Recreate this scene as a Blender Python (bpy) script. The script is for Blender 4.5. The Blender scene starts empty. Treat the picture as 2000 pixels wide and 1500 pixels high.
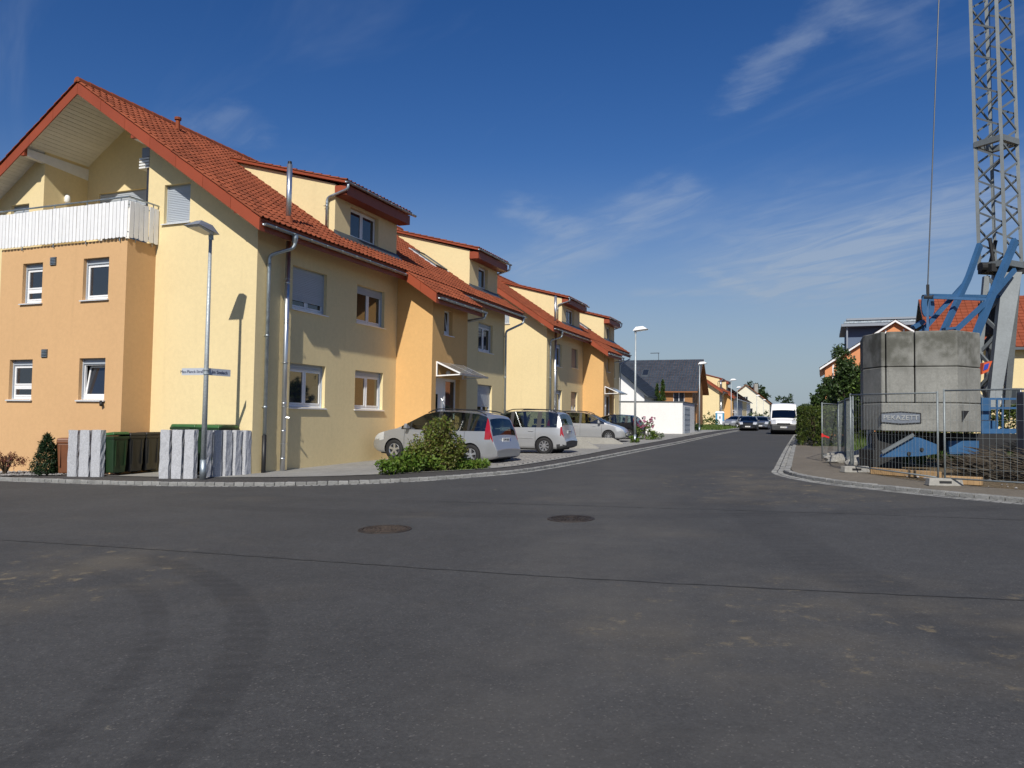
import bpy, bmesh, math, random
from mathutils import Vector, Matrix
from mathutils.geometry import tessellate_polygon
random.seed(7)
PI = math.pi
S = bpy.context.scene
COL = S.collection

# ------------------------------------------------------------------ camera
EYE = Vector((0, 0, 1.65))
FPX, PITCH, ROLL = 1530.0, .0452, .0145
cF = Vector((0, math.cos(PITCH), math.sin(PITCH))); cX = Vector((1, 0, 0)); cU = cX.cross(cF)
cR = cX * math.cos(ROLL) + cU * math.sin(ROLL); cV = -cX * math.sin(ROLL) + cU * math.cos(ROLL)
cd = bpy.data.cameras.new('camera'); cam = bpy.data.objects.new('camera', cd); COL.objects.link(cam)
cd.sensor_width = 36; cd.lens = 36 * FPX / 2000; cd.clip_start = .1; cd.clip_end = 4000
cam.matrix_world = Matrix(((cR.x, cV.x, -cF.x, EYE.x), (cR.y, cV.y, -cF.y, EYE.y), (cR.z, cV.z, -cF.z, EYE.z), (0, 0, 0, 1)))
S.camera = cam

# ------------------------------------------------------------------ street frame, sun, sky
TH = .377
U = Vector((math.sin(TH), math.cos(TH), 0)); W = Vector((-math.cos(TH), math.sin(TH), 0))
LD = (U + W * .24 + Vector((0, 0, -.88))).normalized()          # the way the sunlight travels
ELEV = math.asin(-LD.z); AZ = math.atan2(-LD.x, -LD.y)           # compass bearing of the sun from +Y
sd = bpy.data.lights.new('sun', 'SUN'); sd.energy = 4.8; sd.angle = math.radians(.53); sd.color = (1, .95, .86)
sun = bpy.data.objects.new('sun', sd); COL.objects.link(sun)
sun.rotation_euler = LD.to_track_quat('-Z', 'Y').to_euler(); sun.location = (0, -20, 40)
wd = bpy.data.worlds.new('World'); S.world = wd; wd.use_nodes = True
nt = wd.node_tree; nt.nodes.clear(); N = nt.nodes.new; K = nt.links.new
sky = N('ShaderNodeTexSky'); sky.sky_type = 'NISHITA'; sky.sun_disc = False
sky.sun_elevation = ELEV; sky.sun_rotation = AZ; sky.altitude = 300; sky.air_density = 1.0; sky.dust_density = .6; sky.ozone_density = 2.2
geo = N('ShaderNodeTexCoord'); sep = N('ShaderNodeSeparateXYZ'); K(geo.outputs['Generated'], sep.inputs[0])
def wm(op, a, b=None, c=None):
    n = N('ShaderNodeMath'); n.operation = op
    for i, q in enumerate((a, b, c)):
        if q is None: continue
        if isinstance(q, (int, float)): n.inputs[i].default_value = q
        else: K(q, n.inputs[i])
    return n.outputs[0]
zz = wm('ADD', wm('MAXIMUM', sep.outputs[2], 0.0), .10)
px_ = wm('DIVIDE', sep.outputs[0], zz); py_ = wm('DIVIDE', sep.outputs[1], zz)
cmb = N('ShaderNodeCombineXYZ'); K(px_, cmb.inputs[0]); K(py_, cmb.inputs[1])
def cirrus(rot, sx, sy, scale, dist, lo, hi, off):
    mp = N('ShaderNodeMapping'); mp.inputs['Scale'].default_value = (sx, sy, 1); mp.inputs['Location'].default_value = off
    m0 = N('ShaderNodeMapping'); m0.inputs['Rotation'].default_value = (0, 0, rot); K(cmb.outputs[0], m0.inputs[0]); K(m0.outputs[0], mp.inputs[0])
    nz = N('ShaderNodeTexNoise'); nz.inputs['Scale'].default_value = scale; nz.inputs['Detail'].default_value = 5; nz.inputs['Roughness'].default_value = .58; nz.inputs['Distortion'].default_value = dist
    K(mp.outputs[0], nz.inputs['Vector'])
    mr = N('ShaderNodeMapRange'); mr.interpolation_type = 'SMOOTHSTEP'; mr.inputs[1].default_value = lo; mr.inputs[2].default_value = hi; K(nz.outputs[0], mr.inputs[0])
    return mr.outputs[0]
m1 = cirrus(.95, .5, 1.7, 1.15, 1.2, .50, .84, (3.1, 1.2, 0)); m2 = cirrus(.35, .7, 1.0, .42, .5, .44, .70, (7.2, 4.1, 0))
m3 = cirrus(.98, .8, 2.6, 2.4, 1.6, .28, .74, (1.4, 9.1, 0))
# single wisps and a contrail, each a streak of the sky between two directions, frayed by noise
wn = N('ShaderNodeTexNoise'); wn.inputs['Scale'].default_value = 3.2; wn.inputs['Detail'].default_value = 6; wn.inputs['Roughness'].default_value = .62; K(cmb.outputs[0], wn.inputs['Vector'])
ws = N('ShaderNodeSeparateColor'); K(wn.outputs['Color'], ws.inputs[0])
qx = wm('ADD', px_, wm('MULTIPLY', wm('SUBTRACT', ws.outputs[0], .5), .30)); qy = wm('ADD', py_, wm('MULTIPLY', wm('SUBTRACT', ws.outputs[1], .5), .55))
qv = N('ShaderNodeCombineXYZ'); K(qx, qv.inputs[0]); K(wm('MULTIPLY', qy, .59), qv.inputs[1]); tot = None
def vm(op, a, b, c=None):
    n = N('ShaderNodeVectorMath'); n.operation = op
    for i, q in enumerate((a, b, c)):
        if q is None: continue
        if isinstance(q, tuple): n.inputs[i].default_value = q
        else: K(q, n.inputs[i])
    return n.outputs['Value'] if op in ('DOT_PRODUCT', 'LENGTH') else n.outputs[0]
for (ax_, ay_, bx_, by_, w_, k_) in [(0.519, 1.871, 0.648, 1.528, 0.042, 0.34), (0.636, 1.512, 0.782, 1.561, 0.05, 0.2), (0.104, 3.379, 0.493, 2.62, 0.1, 0.5), (-0.009, 2.686, 0.187, 2.821, 0.06, 0.35), (1.234, 3.365, 1.456, 2.446, 0.22, 0.55), (0.974, 2.977, 1.59, 3.466, 0.25, 0.42), (0.803, 3.343, 1.189, 3.635, 0.03, 0.45), (0.601, 3.692, 1.178, 3.6, 0.05, 0.3), (-0.843, 2.058, -0.716, 2.005, 0.05, 0.2)]:
    ex, ey = bx_ - ax_, (by_ - ay_) * .59; l2 = ex * ex + ey * ey
    d_ = vm('SUBTRACT', qv.outputs[0], (ax_, ay_ * .59, 0)); t_ = wm('ADD', vm('DOT_PRODUCT', d_, (ex / l2, ey / l2, 0)), 0.); t_.node.use_clamp = True
    g_ = N('ShaderNodeMapRange'); g_.interpolation_type = 'SMOOTHSTEP'; K(vm('LENGTH', vm('MULTIPLY_ADD', t_, (-ex, -ey, 0), d_), None), g_.inputs[0])
    for i_, v_ in enumerate((w_ * 2.1, 0, 0, k_)): g_.inputs[i_ + 1].default_value = v_
    tot = g_.outputs[0] if tot is None else wm('ADD', tot, g_.outputs[0])
cl = wm('MINIMUM', wm('ADD', wm('MULTIPLY', wm('MULTIPLY', m1, m2), .35), wm('MULTIPLY', tot, wm('ADD', wm('MULTIPLY', m3, .75), .22))), .62)
hs = N('ShaderNodeHueSaturation'); hs.inputs['Hue'].default_value = .514; hs.inputs['Saturation'].default_value = 1.36; hs.inputs['Value'].default_value = .98; K(sky.outputs[0], hs.inputs['Color'])
mx = N('ShaderNodeMix'); mx.data_type = 'RGBA'; K(cl, mx.inputs['Factor']); K(hs.outputs[0], mx.inputs['A']); mx.inputs['B'].default_value = (4.6, 5.5, 6.9, 1)
hz = N('ShaderNodeMapRange'); hz.interpolation_type = 'SMOOTHSTEP'; hz.inputs[1].default_value = .33; hz.inputs[2].default_value = -.02; hz.inputs[3].default_value = 0; hz.inputs[4].default_value = .92; K(sep.outputs[2], hz.inputs[0])
mh = N('ShaderNodeMix'); mh.data_type = 'RGBA'; K(hz.outputs[0], mh.inputs['Factor']); K(mx.outputs['Result'], mh.inputs['A']); mh.inputs['B'].default_value = (3.6, 4.4, 5.35, 1)   # greyish summer haze low over the land
bg = N('ShaderNodeBackground'); bg.inputs['Strength'].default_value = .085; K(mh.outputs['Result'], bg.inputs['Color'])
wd.cycles.sampling_method = 'NONE'
wo = N('ShaderNodeOutputWorld'); K(bg.outputs[0], wo.inputs[0])
S.view_settings.view_transform = 'Standard'; S.view_settings.look = 'None'; S.view_settings.exposure = 0; S.view_settings.gamma = 1
S.render.engine = 'CYCLES'; S.cycles.max_bounces = 5; S.cycles.use_adaptive_sampling = True; S.cycles.adaptive_threshold = .02; S.cycles.transparent_max_bounces = 8

# ------------------------------------------------------------------ helpers
def at(px, py, Y):
    """a point of the place: the sight line through a photo pixel, Y metres ahead"""
    d = cF + cR * ((px - 1000) / FPX) - cV * ((py - 750) / FPX)
    return EYE + d * (Y / d.y)
def lerp(a, b, t): return a + (b - a) * t
def interp(x, xs, ys):
    if x <= xs[0]: return ys[0]
    for i in range(1, len(xs)):
        if x <= xs[i]: return lerp(ys[i - 1], ys[i], (x - xs[i - 1]) / (xs[i] - xs[i - 1]))
    return ys[-1]
def sm(a, b, x):
    t = min(max((x - a) / (b - a), 0), 1); return t * t * (3 - 2 * t)
GY = [-200, -60, -20, 0, 20, 30, 43, 63, 100, 160, 400, 2000]; GZ = [-3.5, -1.2, -.56, -.16, .24, .28, .33, .54, .66, .72, .9, 1.2]
def H(x, y):
    return interp(y, GY, GZ) + (.027 - .016 * sm(15, 65, y)) * max(-30, min(40, x))

class MB:
    def __init__(s): s.v = []; s.f = []
    def add(s, vs, fs):
        o = len(s.v); s.v += [tuple(v) for v in vs]; s.f += [tuple(i + o for i in f) for f in fs]; return s
    def hexa(s, p): return s.add(p, [(0, 3, 2, 1), (4, 5, 6, 7), (0, 1, 5, 4), (1, 2, 6, 5), (2, 3, 7, 6), (3, 0, 4, 7)])
    def box(s, x0, x1, y0, y1, z0, z1):
        return s.hexa([(x0, y0, z0), (x1, y0, z0), (x1, y1, z0), (x0, y1, z0), (x0, y0, z1), (x1, y0, z1), (x1, y1, z1), (x0, y1, z1)])
    def bar(s, a, b, w, h, up=(0, 0, 1)):
        a = Vector(a); b = Vector(b); d = (b - a).normalized(); u = Vector(up)
        x = d.cross(u)
        if x.length < 1e-4: x = d.cross(Vector((1, 0, 0)))
        x.normalize(); u = x.cross(d); x *= w / 2; u *= h / 2
        return s.hexa([a - x - u, a + x - u, a + x + u, a - x + u, b - x - u, b + x - u, b + x + u, b - x + u][0:4] + [b - x - u, b + x - u, b + x + u, b - x + u])
    def tube(s, pts, r, n=10, cap=True):
        pts = [Vector(p) for p in pts]; rs = r if isinstance(r, (list, tuple)) else [r] * len(pts)
        rings = []; x = None
        for i, p in enumerate(pts):
            d = (pts[min(i + 1, len(pts) - 1)] - pts[max(i - 1, 0)]).normalized()
            if x is None: x = d.orthogonal().normalized()
            else:
                x = x - d * x.dot(d)
                x = x.normalized() if x.length > 1e-5 else d.orthogonal().normalized()
            y = d.cross(x)
            rings.append([p + (x * math.cos(2 * PI * k / n) + y * math.sin(2 * PI * k / n)) * rs[i] for k in range(n)])
        vs = [v for q in rings for v in q]; fs = []
        for i in range(len(pts) - 1):
            for k in range(n): fs.append((i * n + k, i * n + (k + 1) % n, (i + 1) * n + (k + 1) % n, (i + 1) * n + k))
        if cap: fs += [tuple(range(n))[::-1], tuple((len(pts) - 1) * n + k for k in range(n))]
        return s.add(vs, fs)
    def prism(s, poly, vec):
        n = len(poly); v = Vector(vec); a = [Vector(p) for p in poly]
        return s.add(a + [p + v for p in a], [tuple(range(n))[::-1], tuple(range(n, 2 * n))] + [(i, (i + 1) % n, n + (i + 1) % n, n + i) for i in range(n)])
    def lathe(s, prof, n=24, c=(0, 0, 0), axis='z'):
        vs = []; fs = []; c = Vector(c)
        for r, z in prof:
            for k in range(n):
                a = 2 * PI * k / n; q = (r * math.cos(a), r * math.sin(a), z)
                if axis == 'y': q = (q[0], z, q[1])
                vs.append(c + Vector(q))
        for i in range(len(prof) - 1):
            for k in range(n): fs.append((i * n + k, i * n + (k + 1) % n, (i + 1) * n + (k + 1) % n, (i + 1) * n + k))
        return s.add(vs, fs)
    def poly(s, outer, holes, fn, depth=None, inward=None):
        """flat face with holes; depth: reveals run inward from each hole"""
        loops = [[Vector((a, b, 0)) for a, b in outer]] + [[Vector((a, b, 0)) for a, b in h] for h in holes]
        flat = [p for l in loops for p in l]
        tris = tessellate_polygon(loops)
        vs = [fn(p.x, p.y) for p in flat]
        n = (Vector(vs[1]) - Vector(vs[0]))
        fs = []
        for t in tris:
            a, b, c = (Vector(vs[i]) for i in t); nn = (b - a).cross(c - a)
            fs.append(t if (inward is None or nn.dot(Vector(inward)) < 0) else t[::-1])
        s.add(vs, fs)
        if depth:
            iv = Vector(inward) * depth
            for h in holes:
                q = [Vector(fn(a, b)) for a, b in h]; m = len(q)
                s.add(q + [p + iv for p in q], [(i, (i + 1) % m, m + (i + 1) % m, m + i) for i in range(m)])
        return s
    def mesh(s, name, mat, smooth=False):
        me = bpy.data.meshes.new(name); me.from_pydata(s.v, [], s.f); me.validate()
        if mat is not None: me.materials.append(M[mat] if isinstance(mat, str) else mat)
        if smooth:
            for p in me.polygons: p.use_smooth = True
        return me
    def build(s, name, mat, parent=None, smooth=False, off=None, kind=None):
        if off is not None:
            o = Vector(off); s.v = [tuple(Vector(v) - o) for v in s.v]
        ob = bpy.data.objects.new(name, s.mesh(name, mat, smooth)); COL.objects.link(ob); ob.parent = parent
        if kind: ob['kind'] = kind
        return ob
def link(name, me, parent=None, mat4=None):
    ob = bpy.data.objects.new(name, me); COL.objects.link(ob); ob.parent = parent
    if mat4 is not None: ob.matrix_local = mat4
    return ob
def tag(o, label, cat, group=None):
    o['label'] = label; o['category'] = cat
    if group: o['group'] = group
    return o
def empty(name, loc=(0, 0, 0), rz=0, label=None, cat=None, group=None):
    o = bpy.data.objects.new(name, None); COL.objects.link(o); o.location = loc; o.rotation_euler = (0, 0, rz); o.empty_display_size = .2
    if label: tag(o, label, cat, group)
    return o
def bevel(ob, w=.01, seg=2):
    m = ob.modifiers.new('bevel', 'BEVEL'); m.width = w; m.segments = seg; m.limit_method = 'ANGLE'; return ob
def text_part(body, size, mat, parent, mat4, ext=.002, name='lettering'):
    cu = bpy.data.curves.new('t', 'FONT'); cu.body = body; cu.size = size; cu.extrude = ext; cu.align_x = 'CENTER'; cu.align_y = 'CENTER'
    o = bpy.data.objects.new('t', cu); COL.objects.link(o)
    dg = bpy.context.evaluated_depsgraph_get(); me = bpy.data.meshes.new_from_object(o.evaluated_get(dg)); me.name = name
    bpy.data.objects.remove(o); bpy.data.curves.remove(cu)
    me.materials.clear(); me.materials.append(M[mat])
    return link(name, me, parent, mat4)
def frame4(o, x, y, z):
    return Matrix(((x[0], y[0], z[0], o[0]), (x[1], y[1], z[1], o[1]), (x[2], y[2], z[2], o[2]), (0, 0, 0, 1)))

# ------------------------------------------------------------------ materials
M = {}
class MT:
    def __init__(s, name, col, rough=.6, metal=0., spec=.5, coat=0.):
        m = bpy.data.materials.new(name); m.use_nodes = True; s.m = m; s.t = m.node_tree; s.b = s.t.nodes['Principled BSDF']
        s.b.inputs['Base Color'].default_value = (*col, 1); s.b.inputs['Roughness'].default_value = rough; s.b.inputs['Metallic'].default_value = metal
        s.b.inputs['Specular IOR Level'].default_value = spec
        if coat: s.b.inputs['Coat Weight'].default_value = coat; s.b.inputs['Coat Roughness'].default_value = .06
        s.col = None; s.col0 = col; M[name] = m
    def n(s, t, **k):
        x = s.t.nodes.new(t)
        for a, b in k.items(): setattr(x, a, b)
        return x
    def l(s, a, b): s.t.links.new(a, b)
    def co(s, kind='Object', scale=None, rot=None):
        c = s.n('ShaderNodeTexCoord'); o = c.outputs[kind]
        if scale is not None:
            mp = s.n('ShaderNodeMapping'); mp.inputs['Scale'].default_value = scale if isinstance(scale, tuple) else (scale,) * 3
            if rot: mp.inputs['Rotation'].default_value = rot
            s.l(o, mp.inputs[0]); o = mp.outputs[0]
        return o
    def co_z(s):
        x = s.n('ShaderNodeSeparateXYZ'); s.l(s.wpos(), x.inputs[0]); return x.outputs[2]
    def wpos(s):
        g = s.n('ShaderNodeNewGeometry'); return g.outputs['Position']
    def math(s, op, a, b=None, c=None):
        n = s.n('ShaderNodeMath', operation=op)
        for i, q in enumerate((a, b, c)):
            if q is None: continue
            if isinstance(q, (int, float)): n.inputs[i].default_value = q
            else: s.l(q, n.inputs[i])
        return n.outputs[0]
    def noise(s, scale, detail=4, rough=.55, vec=None, dist=0, dims='3D'):
        n = s.n('ShaderNodeTexNoise'); n.inputs['Scale'].default_value = scale; n.inputs['Detail'].default_value = detail; n.inputs['Roughness'].default_value = rough; n.inputs['Distortion'].default_value = dist
        s.l(vec if vec is not None else s.wpos(), n.inputs['Vector']); return n.outputs[0]
    def rng(s, v, a, b, c=0., d=1., smooth=True):
        n = s.n('ShaderNodeMapRange'); n.interpolation_type = 'SMOOTHSTEP' if smooth else 'LINEAR'
        s.l(v, n.inputs[0])
        for i, q in enumerate((a, b, c, d)): n.inputs[i + 1].default_value = q
        return n.outputs[0]
    def cur(s):
        if s.col is None:
            r = s.n('ShaderNodeRGB'); r.outputs[0].default_value = (*s.col0, 1); s.col = r.outputs[0]
        return s.col
    def mix(s, fac, col, blend='MIX'):
        x = s.n('ShaderNodeMix', data_type='RGBA', blend_type=blend)
        if isinstance(fac, (int, float)): x.inputs['Factor'].default_value = fac
        else: s.l(fac, x.inputs['Factor'])
        s.l(s.cur(), x.inputs['A'])
        if isinstance(col, tuple): x.inputs['B'].default_value = (*col, 1)
        else: s.l(col, x.inputs['B'])
        s.col = x.outputs['Result']; s.l(s.col, s.b.inputs['Base Color']); return s
    def var(s, scale, amt, detail=4, vec=None, rough=.55, dark=True):
        """brightness variation by noise"""
        v = s.rng(s.noise(scale, detail, rough, vec), .3, .7, 1 - amt, 1 + (amt if not dark else amt * .5), False)
        x = s.n('ShaderNodeCombineColor')
        for i in range(3): s.l(v, x.inputs[i])
        return s.mix(1.0, x.outputs[0], 'MULTIPLY')
    def rand(s, amt):
        g = s.n('ShaderNodeNewGeometry'); o = s.n('ShaderNodeObjectInfo')
        f = s.math('FRACT', s.math('ADD', g.outputs['Random Per Island'], o.outputs['Random']))
        v = s.rng(f, 0, 1, 1 - amt, 1 + amt, False); x = s.n('ShaderNodeCombineColor')
        for i in range(3): s.l(v, x.inputs[i])
        return s.mix(1.0, x.outputs[0], 'MULTIPLY')
    def bump(s, height, strength=.3, dist=.01):
        b = s.n('ShaderNodeBump'); b.inputs['Strength'].default_value = strength; b.inputs['Distance'].default_value = dist
        s.l(height, b.inputs['Height']); s.l(b.outputs[0], s.b.inputs['Normal']); return s
    def rough(s, v): s.l(v, s.b.inputs['Roughness']); return s

def stucco(name, col):
    m = MT(name, col, .92, spec=.2); m.var(.35, .05, 5); m.var(9, .04, 3); m.var(90, .09, 2)
    # rain streaks and splash dirt low on the wall
    st = m.noise(1, 4, .6, m.co('Object', (3.2, 3.2, .16)))
    m.mix(m.math('MULTIPLY', m.rng(st, .55, .82), .16), tuple(c * .55 for c in col))
    m.bump(m.noise(120, 3, .7), .32, .005); return m
stucco('yellow', (.75, .615, .35)); stucco('orange', (.615, .385, .195)); stucco('amber', (.67, .41, .17)); stucco('white_render', (.80, .80, .79)); stucco('cream', (.74, .70, .56)); stucco('salmon', (.66, .29, .14))
stucco('grey_render', (.30, .33, .38)); stucco('blue_grey', (.12, .16, .24))
m = MT('tile', (.232, .061, .027), .75, spec=.22); m.rand(.20); m.var(1.1, .14, 5); m.var(40, .1, 3); m.mix(m.math('MULTIPLY', m.rng(m.noise(.7, 6, .6), .56, .8), .35), (.13, .05, .03)); m.bump(m.noise(60, 3), .25, .004)
m = MT('tile_far', (.25, .062, .027), .75, spec=.3); m.rand(.1); m.var(1.1, .14, 5)
m = MT('slate', (.045, .055, .072), .55, spec=.4); m.rand(.14); m.var(.8, .15, 4)
m = MT('barge', (.28, .058, .023), .5, spec=.4); m.rand(.08); m.var(2, .08)
m = MT('soffit', (.70, .70, .68), .6); m.rand(.06); m.var(5, .06)
m = MT('zinc', (.42, .47, .50), .42, .85); m.var(6, .18, 5); m.rough(m.rng(m.noise(9, 4), .3, .7, .3, .55))
m = MT('galv', (.46, .50, .51), .55, .45); m.var(30, .22, 3); m.var(2.5, .12); m.rough(m.rng(m.noise(25, 3), .3, .7, .45, .7))
m = MT('fence_steel', (.24, .27, .275), .5, .3); m.var(30, .2, 3)
m = MT('steel', (.66, .68, .70), .30, .9); m.var(3, .08)
m = MT('white_pvc', (.80, .80, .80), .35); m.var(2, .04)
m = MT('white_paint', (.80, .80, .80), .5); m.rand(.03); m.var(6, .05)
m = MT('grey_shutter', (.40, .44, .49), .5); m.rand(.03)
m = MT('brown_shutter', (.34, .26, .22), .5)
m = MT('alu_sill', (.72, .74, .76), .4, .3)
m = MT('flashing', (.10, .115, .13), .5, .5); m.var(5, .2)
m = MT('black', (.012, .012, .013), .5); MT('rubber', (.018, .018, .019), .75, spec=.3); MT('dark', (.02, .02, .023), .8, spec=.2)
def glass(name, col, rough=.03):
    m = MT(name, col, rough, spec=.9); m.b.inputs['IOR'].default_value = 1.6
    m.bump(m.noise(1.3, 2), .04, .02); return m
glass('pane', (.018, .022, .03)); glass('pane_warm', (.05, .03, .02)); glass('clear_panel', (.25, .24, .22), .1)
m = MT('car_glass', (.01, .012, .012), .03); tb = m.n('ShaderNodeBsdfTransparent'); tb.inputs[0].default_value = (.42, .50, .47, 1); lw = m.n('ShaderNodeLayerWeight'); lw.inputs[0].default_value = .35
gx = m.n('ShaderNodeBsdfGlossy'); gx.inputs['Roughness'].default_value = .03; ms = m.n('ShaderNodeMixShader'); m.l(m.rng(lw.outputs['Fresnel'], 0, 1, .10, .95, False), ms.inputs[0]); m.l(tb.outputs[0], ms.inputs[1]); m.l(gx.outputs[0], ms.inputs[2]); m.l(ms.outputs[0], m.t.nodes['Material Output'].inputs[0])
MT('seat_cloth', (.035, .036, .04), .9)
m = MT('curtain', (.55, .52, .46), .9)
# asphalt
def asphalt(name, col, stains):
    m = MT(name, col, .88, spec=.35); p = m.wpos()
    m.var(.09, .14, 4, p); m.var(.55, .18, 5, p, .7); m.var(7, .16, 4, p, .7); m.var(38, .30, 3, p, .75)
    ag = m.n('ShaderNodeTexVoronoi'); ag.inputs['Scale'].default_value = 85; m.l(p, ag.inputs['Vector'])
    m.mix(m.math('MULTIPLY', m.rng(ag.outputs['Color'], .80, .95), .5), (.17, .16, .15))
    if stains:
        sx = m.n('ShaderNodeSeparateXYZ'); m.l(p, sx.inputs[0]); X, Y = sx.outputs[0], sx.outputs[1]
        mp = m.n('ShaderNodeMapping'); mp.inputs['Scale'].default_value = (1, 1.6, 1); m.l(p, mp.inputs[0])
        # tyre smears: the outer and inner track of one turning lorry, and two fainter ones
        def ring(cx, cy, r, w, lo, amt, ymin, ymax):
            dx = m.math('SUBTRACT', X, cx); dy = m.math('SUBTRACT', Y, cy)
            d = m.math('SQRT', m.math('ADD', m.math('MULTIPLY', dx, dx), m.math('MULTIPLY', dy, dy)))
            d = m.math('ADD', d, m.math('MULTIPLY', m.math('SUBTRACT', m.noise(1.2, 3), .5), .10))
            k = m.rng(m.math('ABSOLUTE', m.math('SUBTRACT', d, r)), w, w * .55)
            rb = m.n('ShaderNodeTexWave'); rb.bands_direction = 'Y'; rb.inputs['Scale'].default_value = 1.5; rb.inputs['Distortion'].default_value = 1.2; rb.inputs['Detail'].default_value = 2; m.l(p, rb.inputs['Vector'])
            k = m.math('MULTIPLY', k, m.rng(rb.outputs[0], 0, 1, .50, 1.0, False))
            k = m.math('MULTIPLY', k, m.rng(m.noise(.8, 4), .25, .6, lo, 1.))
            k = m.math('MULTIPLY', k, m.math('MULTIPLY', m.rng(Y, ymin, ymin + 1.2), m.rng(Y, ymax, ymax - 1.2)))
            m.mix(m.math('MULTIPLY', k, amt), (.022, .022, .023))
        ring(-8.0, 4.48, 6.20, .20, .5, .50, 2.0, 10.3); ring(-8.0, 4.48, 5.50, .13, .3, .40, 2.0, 10.0)
        ring(3.5, 34, 21.5, .35, .2, .35, 10.5, 15.5); ring(3.5, 34, 20.0, .35, .2, .3, 11.5, 17)
        ring(30, 8, 26.5, .5, .2, .35, 2, 16)
        pol = m.math('ADD', m.math('ADD', m.math('MULTIPLY', m.math('SUBTRACT', X, .9), .9), m.math('MULTIPLY', m.math('SUBTRACT', Y, 7.), -.10)), m.math('MULTIPLY', m.math('SUBTRACT', m.noise(.35, 4), .5), 2.4))
        pw = m.math('MULTIPLY', m.rng(m.math('ABSOLUTE', pol), 1.7, .2), m.rng(m.noise(.8, 5, .65), .25, .75))
        m.mix(m.math('MULTIPLY', pw, .42), (.115, .108, .096))
        m.mix(m.math('MULTIPLY', m.rng(m.noise(.22, 5, .7, mp.outputs[0]), .50, .72), .35), (.040, .039, .039))
        # dry clay trodden in from the building site: thin film and small crumbs
        film = m.rng(m.noise(.33, 6, .62, mp.outputs[0], .4), .54, .80)
        m.mix(m.math('MULTIPLY', film, .22), (.17, .14, .10))
        def blob(cx, cy, rx, ry):
            dx = m.math('DIVIDE', m.math('SUBTRACT', X, cx), rx); dy = m.math('DIVIDE', m.math('SUBTRACT', Y, cy), ry)
            return m.rng(m.math('ADD', m.math('MULTIPLY', dx, dx), m.math('MULTIPLY', dy, dy)), 1., .1)
        z = m.math('MAXIMUM', m.math('MAXIMUM', blob(-5.0, 8.6, 1.9, 2.3), m.math('MULTIPLY', blob(3.0, 6.4, 3.4, 2.2), .65)), m.math('MULTIPLY', blob(5.5, 17.0, 3, 5), .9))
        crumb = m.rng(m.noise(3.1, 7, .72, p), .56, .70)
        m.mix(m.math('MULTIPLY', m.math('MULTIPLY', crumb, z), .62), (.30, .235, .135))
        m.mix(m.math('MULTIPLY', m.rng(m.noise(1.9, 7, .75, p), .67, .74), .55), (.25, .22, .16))
        m.mix(m.math('MULTIPLY', m.math('MULTIPLY', z, m.rng(m.noise(.9, 5), .4, .7)), .25), (.20, .165, .11))
        m.mix(m.math('MULTIPLY', m.rng(m.noise(2.2, 8, .8, mp.outputs[0]), .72, .76), .6), (.018, .018, .018))
    m.bump(m.noise(75, 3, .75), .6, .006); return m
asphalt('asphalt', (.066, .066, .0662), True); asphalt('asphalt_walk', (.066, .062, .060), False)
m = asphalt('walk_dusty', (.185, .16, .125), False)
m = MT('seam', (.030, .030, .030), .85); m.var(5, .5, 6, None, .75)
m = MT('granite', (.46, .47, .495), .88, spec=.25); m.rand(.07); m.var(24, .16, 4); m.var(120, .30, 2); m.bump(m.noise(22, 6, .7), .55, .018)
m = MT('kerb_granite', (.25, .25, .24), .85, spec=.3); m.rand(.18); m.var(9, .16, 4); m.var(90, .22, 2); m.bump(m.noise(30, 4, .7), .7, .02)
m = MT('paver', (.27, .26, .245), .9, spec=.25); m.rand(.12); m.var(.8, .16, 5); m.var(60, .14, 2); m.bump(m.noise(60, 3), .4, .005)
m = MT('drive', (.29, .285, .27), .9, spec=.25); m.var(.5, .14, 5); m.var(4, .10, 4); m.var(70, .2, 2); m.mix(m.math('MULTIPLY', m.rng(m.noise(2.1, 6, .7), .6, .75), .3), (.12, .115, .10)); m.bump(m.noise(50, 3), .4, .006)
m = MT('concrete', (.34, .33, .30), .9, spec=.25); m.rand(.05); m.var(1.3, .15, 5); m.var(14, .14, 4); m.var(90, .12, 2); m.bump(m.noise(40, 4), .4, .01)
m = MT('ballast_concrete', (.275, .275, .252), .92, spec=.2); m.var(1.1, .22, 6, None, .65)
stv = m.noise(1, 5, .65, m.co('Object', (5.5, 5.5, .8)))
m.mix(m.math('MULTIPLY', m.rng(stv, .50, .75), .42), (.085, .085, .07)); zc_ = m.rng(m.co_z(), 2.9, 3.25)
m.mix(m.math('MULTIPLY', m.math('MULTIPLY', m.rng(m.noise(2.0, 7, .68), .36, .62), zc_), .80), (.075, .075, .06)); m.mix(m.math('MULTIPLY', m.rng(m.noise(2.6, 6, .7), .60, .76), .45), (.40, .39, .36)); m.var(16, .18, 5, None, .7); m.var(110, .16, 2); m.bump(m.noise(35, 5, .7), .6, .014)
MT('relief', (.36, .37, .36), .9); m = MT('emblem', (.15, .17, .205), .8); m.var(20, .2)
m = MT('soil', (.20, .155, .10), .95, spec=.1); m.var(.8, .2, 6); m.var(18, .35, 5, None, .7); m.bump(m.noise(22, 6, .75), 1., .06)
m = MT('gravel', (.26, .25, .24), .9, spec=.2); m.rand(.35); m.var(5, .2)
m = MT('grass_ground', (.075, .105, .028), .95, spec=.1); m.var(.4, .3, 5); m.var(14, .4, 5, None, .7); m.bump(m.noise(30, 5, .8), 1., .05)
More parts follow.
